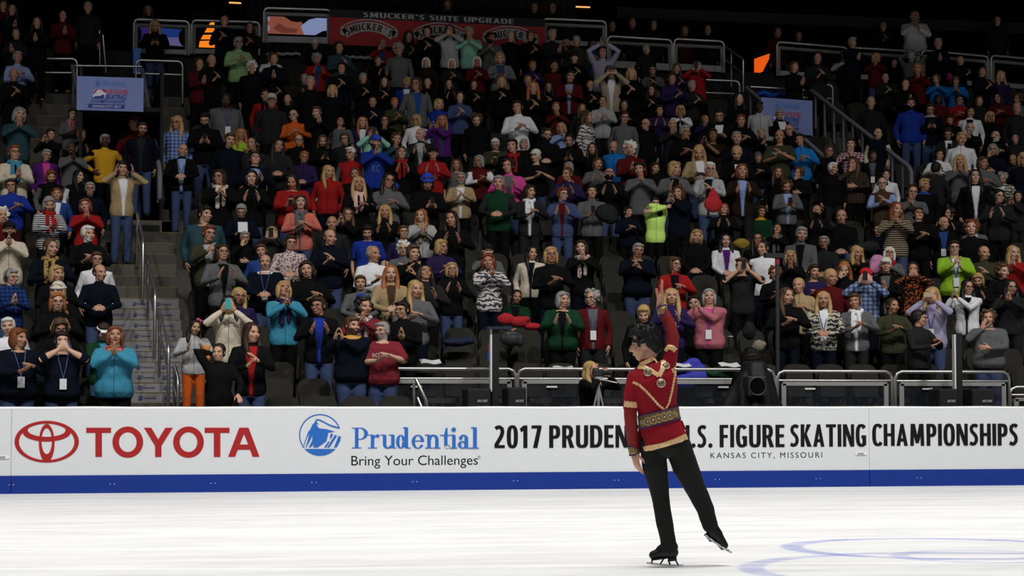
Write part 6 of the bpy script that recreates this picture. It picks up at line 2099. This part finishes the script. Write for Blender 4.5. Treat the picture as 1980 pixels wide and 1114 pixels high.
# broadcast camera under a black rain cape, its operator a dark shape behind it
Y = 28.55
def cc(px, py, dy=0): return at(px, py, Y+dy)
c = cc(1464, 745); sc_ = FPX/((c-CAM).length)
cap = MB()
cap.loft([(c.x, Y+.25, .55, .36, .40), (c.x, Y+.22, .95, .34, .38), (c.x, Y+.2, 1.25, .28, .34), (c.x+.01, Y+.2, 1.50, .20, .30), (c.x+.02, Y+.2, 1.72, .16, .22), (c.x+.02, Y+.2, 1.76, .12, .18)], 24, 2.6)
cap.tube([(c.x-.12, Y+.1, 1.5), (c.x-.36, Y+.2, 1.05), (c.x-.42, Y+.3, .8)], [.12, .15, .16], 12); cap.tube([(c.x+.12, Y+.1, 1.55), (c.x+.33, Y+.2, 1.0), (c.x+.38, Y+.3, .7)], [.10, .14, .15], 12)
cme_ = remesh(cap, .02, 3, .5, 'cape'); a_ = coords(cme_)
for i in range(len(a_)):
    th = math.atan2(a_[i, 1]-Y-.22, a_[i, 0]-c.x); k = .022*math.sin(th*11+a_[i, 2]*2)*min(1, max(0, (1.75-a_[i, 2])*1.6))
    a_[i, 0] += math.cos(th)*k; a_[i, 1] += math.sin(th)*k
set_coords(cme_, a_)
tv = link('broadcast_camera', cme_, mat('cape_black', (.013, .013, .014), .55, spec=.2, bump=.3, bscale=15)); tag(tv, 'broadcast camera under a black rain cape beyond the barrier', 'camera')
lz = at(1464, 747, Y-.22)
hood = MB().box((lz.x, Y-.08, lz.z), (.275, .30, .29)); me = modded(hood.mesh('lens_hood'), [('BEVEL', dict(width=.02, segments=2))]); me.name = 'lens_hood'
hd_ = link('lens_hood', me, DARK, tv)
MB().tube([(lz.x+.125*math.cos(t), Y-.235, lz.z+.125*math.sin(t)) for t in np.linspace(0, 2*math.pi, 33)], .010, 8).build('lens_ring', mat('lens_ring', (.05, .05, .05), .4), hd_)
MB().add([(lz.x+.118*math.cos(t), Y-.232, lz.z+.118*math.sin(t)) for t in np.linspace(0, 2*math.pi, 32, False)], [tuple(range(32))]).build('lens_glass', mat('lens_glass', (.004, .004, .005), .05, spec=.9), hd_)
MB().tube([(lz.x, Y+.3, .0), (lz.x, Y+.3, .8)], .06, 12).build('camera_pedestal', DARK, tv)
e = parse('1455 694 wk J:blk D fix'); e['pos'] = V3((at(1455, 694, 29.15).x, 29.15, 0)); e['s'] = at(1455, 694, 29.15).z/1.585; e['lab'] = 'person in black hood working behind the caped broadcast camera'; e['fl'].update(tn=1, j='blk'); e['hd'] = 'd'; e['row'] = 0; place(e)
e['o']['group'] = 'camera crew by the boards'
# seated photographer behind a small camera on a silver tripod
Y = 28.35
e = parse('1143 716 lg S:blk F fix'); p = at(1143, 716, Y); e['s'] = .95; e['pos'] = V3((p.x, Y, p.z-1.585*.95)); e['pos'].z = max(0, e['pos'].z); e['s'] = (p.z-e['pos'].z)/1.585
e['fl'].update(tn=1, j='blk', g=True); e['hd'] = '0'; e['rot'] = 52; e['row'] = 0; e['lab'] = 'person in black sweater looking through a camera on a silver tripod'; place(e); e['o']['group'] = 'camera crew by the boards'
tp_ = at(1157, 742, Y-.30); SIL = mat('tripod_silver', (.55, .55, .55), .35, .7)
tri = MB().tube([(tp_.x, Y-.30, .35), (tp_.x, Y-.30, tp_.z+.05)], .022, 10).build('tripod', SIL, smooth=True); tag(tri, 'silver tripod in front of the kneeling camera person in black', 'tripod')
for dx, dy in ((-.30, -.05), (.30, -.05), (.02, .28)):
    MB().tube([(tp_.x, Y-.30, tp_.z-.02), (tp_.x+dx*.5, Y-.30+dy*.5, tp_.z*.5), (tp_.x+dx, Y-.30+dy, .012)], [.016, .014, .011], 8).build('leg', SIL, tri, smooth=True)
hd2 = MB().box((tp_.x, Y-.30, tp_.z+.07), (.09, .08, .05)).build('pan_head', SIL, tri)
MB().tube([(tp_.x+.02, Y-.30, tp_.z+.06), (tp_.x+.25, Y-.36, tp_.z+.01)], .010, 8).build('pan_handle', SIL, tri, smooth=True)
vc = MB().box((tp_.x, Y-.30, tp_.z+.15), (.16, .09, .10)); me = modded(vc.mesh('video_camera'), [('BEVEL', dict(width=.015, segments=2))]); me.name = 'video_camera'
vcam = link('video_camera', me, DARK); tag(vcam, 'small black camera mounted on the silver tripod', 'camera')
MB().tube([(tp_.x+.06, Y-.33, tp_.z+.15), (tp_.x+.15, Y-.38, tp_.z+.15)], [.034, .036], 14).build('lens', BLACK, vcam)
MB().tube([(tp_.x-.02, Y-.30, tp_.z+.20), (tp_.x+.02, Y-.30, tp_.z+.235), (tp_.x+.10, Y-.33, tp_.z+.215)], .008, 8).build('top_handle', DARK, vcam)
# tall thin pole with a small camera head among the spectators
pp, _ = surf(1503, 700, 0); pt = atY(1503, 492, pp.y-.4); Yp = yrow(2)+.1
b0 = at(1503, 700, Yp); b1 = at(1503, 498, Yp)
mono = MB().tube([(b0.x, Yp, zr(2)), (b1.x, Yp, b1.z)], .032, 12).build('monopod', mat('pole_dark', (.03, .03, .032), .5), smooth=True); tag(mono, 'tall dark camera pole standing among the spectators in the first raised row', 'pole')
MB().box((b1.x-.05, Yp, b1.z+.03), (.30, .10, .07)).build('mount', DARK, mono); MB().tube([(b1.x, Yp, b1.z-.09), (b1.x, Yp, b1.z-.03)], .036, 12).build('clamp', mat('clamp_red', (.25, .02, .02), .5), mono)

# ---- coats, bags and papers left on seats
def lump(name, label, cat, m, px, py, row, off, balls, vox=.018, ruf=.02, lift=0.0, group=None):
    Y_ = yrow(row)+off; p = at(px, py, Y_)
    mb = MB()
    for (x, y, z, rx, ry, rz) in balls: mb.ell((x, y, z), (rx, ry, rz), None, 12, 8)
    me = remesh(mb, vox, 1, .5, name); ruffle(me, ruf, 12, px)
    o = link(name, me, m, loc=(p.x, Y_, p.z)); tag(o, label, cat, group)
    return o
FAB = lambda k, c: mat('fab_'+k, c, .8, spec=.15, bump=.5, bscale=30, vary=.2)
drape = [(0, .0, .10, .22, .07, .12), (-.06, -.08, -.05, .18, .07, .14), (.10, -.07, -.08, .14, .07, .12), (0, .02, .18, .14, .06, .06)]
lump('jacket', 'bright blue jacket thrown over a seat behind the barrier, beside the skater', 'jacket', FAB('blue', (.05, .055, .42)), 1335, 725, 2, .45, [(0, 0, .05, .26, .10, .16), (.05, 0, .16, .12, .08, .10), (-.1, -.05, -.1, .2, .09, .12), (.02, -.04, -.02, .24, .1, .1)])
lump('jacket', 'red jacket with white piping bunched in front of the seated person in dark green', 'jacket', FAB('red', (.38, .02, .03)), 1005, 625, 4, .1, [(-.22, 0, .06, .14, .08, .10), (0, 0, .02, .16, .08, .09), (.2, 0, -.05, .16, .07, .06), (.08, -.02, .06, .08, .07, .05)])
lump('jacket', 'navy jacket with a grey lining lying on an empty seat by the black post', 'jacket', FAB('navy', (.015, .022, .05)), 888, 662, 3, .45, [(-.05, 0, 0, .22, .10, .07), (.12, 0, .02, .12, .09, .06)])
lump('handbag', 'dark grey leather handbag on a seat beside the black post', 'bag', mat('leather_dark', (.03, .03, .032), .45), 988, 655, 3, .40, [(0, 0, 0, .18, .09, .12), (.0, 0, .07, .15, .08, .06), (.14, 0, -.02, .07, .07, .11)], ruf=.01)
lump('backpack', 'black backpack beside the legs of the dark polo person', 'bag', FAB('black', (.014, .014, .015)), 1448, 642, 3, .5, [(0, 0, .02, .11, .09, .15), (0, -.06, -.03, .09, .06, .10)])
lump('shoulder_bag', 'metallic grey patterned bag on a seat beside the dusty pink jacket', 'bag', FAB('silver', (.22, .20, .16)), 1467, 668, 3, .28, [(0, 0, 0, .11, .06, .09), (-.07, 0, -.04, .05, .05, .07), (.08, 0, .02, .05, .05, .05)])
lump('tote_bag', 'mustard yellow bag between the white jacket and the dark seated person', 'bag', FAB('mustard', (.22, .15, .02)), 1434, 471, 6, .6, [(0, 0, 0, .15, .06, .09), (0, 0, .06, .10, .05, .03)])
lump('jacket', 'pink fluffy jacket over a seat beside the white cap', 'jacket', FAB('pink', (.48, .20, .34)), 1697, 508, 5, .55, [(0, 0, .0, .15, .08, .14), (-.05, -.05, -.1, .13, .07, .10)])
lump('drawstring_bag', 'red drawstring bag hanging from the hands of the pale jacketed person', 'bag', FAB('bagred', (.36, .02, .025)), 1379, 388, 8, .02, [(0, 0, -.06, .17, .07, .15), (0, 0, .08, .10, .05, .10), (0, 0, .18, .04, .03, .06)], ruf=.008)
lump('jacket', 'black jacket with a white stripe held by the person in grey looking at a phone', 'jacket', FAB('black', (.014, .014, .015)), 1172, 412, 8, .0, [(0, 0, 0, .20, .12, .16), (.08, 0, -.08, .14, .1, .12)])
lump('jacket', 'grey green puffer jacket behind the person in navy T-shirt', 'jacket', FAB('sage', (.09, .13, .13)), 85, 752, 0, .55, [(0, 0, 0, .18, .09, .16), (-.05, 0, -.12, .15, .08, .12)])
lump('jacket', 'dark jackets with an orange lining heaped on a seat beside the pale stockings', 'jacket', FAB('black', (.014, .014, .015)), 1670, 480, 6, .5, [(0, 0, 0, .3, .1, .09), (.12, 0, .05, .16, .1, .08), (-.15, 0, -.04, .14, .09, .08)])
lump('jacket', 'green and black jacket on a seat behind the barrier beside the bright blue one', 'jacket', FAB('green', (.015, .06, .025)), 1395, 722, 2, .45, [(0, 0, 0, .24, .1, .1), (.15, 0, .02, .12, .08, .07)])
WP = pgc['white']
for px, py, r, lab in ((832, 703, 1.95, 'sheet of white paper on the first seat behind the barrier'), (1090, 716, 2, 'large white sheets lying on a seat behind the camera person'), (1315, 709, 2, 'white paper beside the bright blue jacket on the seat'), (1410, 709, 2, 'white and pink leaflet on the seat behind the barrier')):
    Y_ = yrow(2)+.35; p = at(px, py, Y_)
    n = 8; mb = MB(); vs = [(-.15+.30*i/n, -.1+.2*j, .010*math.sin(i*.9)+.06*j) for i in range(n+1) for j in (0, 1)]
    mb.add(vs, [(2*i, 2*i+2, 2*i+3, 2*i+1) for i in range(n)])
    me = modded(mb.mesh('paper'), [('SOLIDIFY', dict(thickness=.004))]); me.name = 'paper'
    tag(link('paper', me, WP, loc=(p.x, Y_, p.z)), lab, 'paper', 'papers left on the seats')
p = at(945, 688, yrow(2)+.5)
cup = MB().tube([(p.x, yrow(2)+.5, p.z-.07), (p.x, yrow(2)+.5, p.z+.05)], [.034, .045], 14, caps=False).build('drink_cup', mat('cup_blue', (.03, .06, .25), .4)); tag(cup, 'blue paper cup with a red straw beside the black post', 'cup')
MB().tube([(p.x, yrow(2)+.5, p.z+.04), (p.x-.01, yrow(2)+.5, p.z+.18)], .006, 6).build('straw', mat('straw_red', (.5, .03, .03), .4), cup)
p = at(1412, 655, yrow(3)+.55)
cup = MB().tube([(p.x, p.y, p.z-.14), (p.x, p.y, p.z+.02)], [.030, .04], 14, caps=False).build('drink_cup', mat('cup_dark', (.03, .03, .032), .4)); tag(cup, 'dark cup with a white lid beside the dusty pink jacket', 'cup')
MB().tube([(p.x, p.y, p.z+.03), (p.x, p.y, p.z+.04)], [.046, .044], 14, caps=False).build('lid', mat('lid_white', (.7, .7, .7), .4), cup)
# toy held by the child in orange trousers
p = at(399, 690, 27.98)
toy = MB().ell((p.x, 27.98, p.z), (.06, .05, .07)).ell((p.x, 27.98, p.z+.10), (.05, .045, .05)).ell((p.x-.045, 27.98, p.z+.14), (.02, .015, .02)).ell((p.x+.045, 27.98, p.z+.14), (.02, .015, .02))
tm_ = remesh(toy, .008, 1, .5, 'soft_toy'); ruffle(tm_, .006, 60)
tag(link('soft_toy', tm_, mat('toy_orange', (.5, .2, .05), .9, bump=.6, bscale=90)), 'small orange soft toy between the girl in orange trousers and the black zip jacket', 'soft toy')
# letters on clothes
def chest(px_key, txt, m, z0, z1, w, y, shear=0):
    e = next((q for q in CHOSEN if int(q['px']) == px_key), None)
    if not e: return
    t = text_mesh(txt, .02, shear); fit(t, -w/2, w/2, z0, z1); upright(t, 0)
    top_ = next(c for c in e['o'].children if c.name.split('.')[0] == 'top')
    tbv = BVHTree.FromPolygons([v.co.copy() for v in top_.data.vertices], [tuple(p.vertices) for p in top_.data.polygons])
    a = coords(t)
    for i in range(len(a)):
        h = tbv.ray_cast(V3((a[i, 0], -.6, a[i, 2])), V3((0, 1, 0)))
        a[i, 1] = (h[0].y if h[0] is not None else -.15) - .006 - (0 if a[i, 1] > -.004 else .004)
    set_coords(t, a); link('lettering', t, m, top_)
LW = mat('print_white', (.65, .65, .66), .6)
chest(738, 'BO    IN', LW, 1.20, 1.26, .26, 0); chest(1298, 'OPL', LW, 1.13, 1.20, .20, 0); chest(849, 'MSU', LW, 1.10, 1.16, .18, 0); chest(717, 'KC', mat('print_blue', (.16, .24, .5), .6), 1.08, 1.20, .14, 0, .2); chest(1490, 'Hollister', LW, 1.24, 1.30, .26, 0, .2)
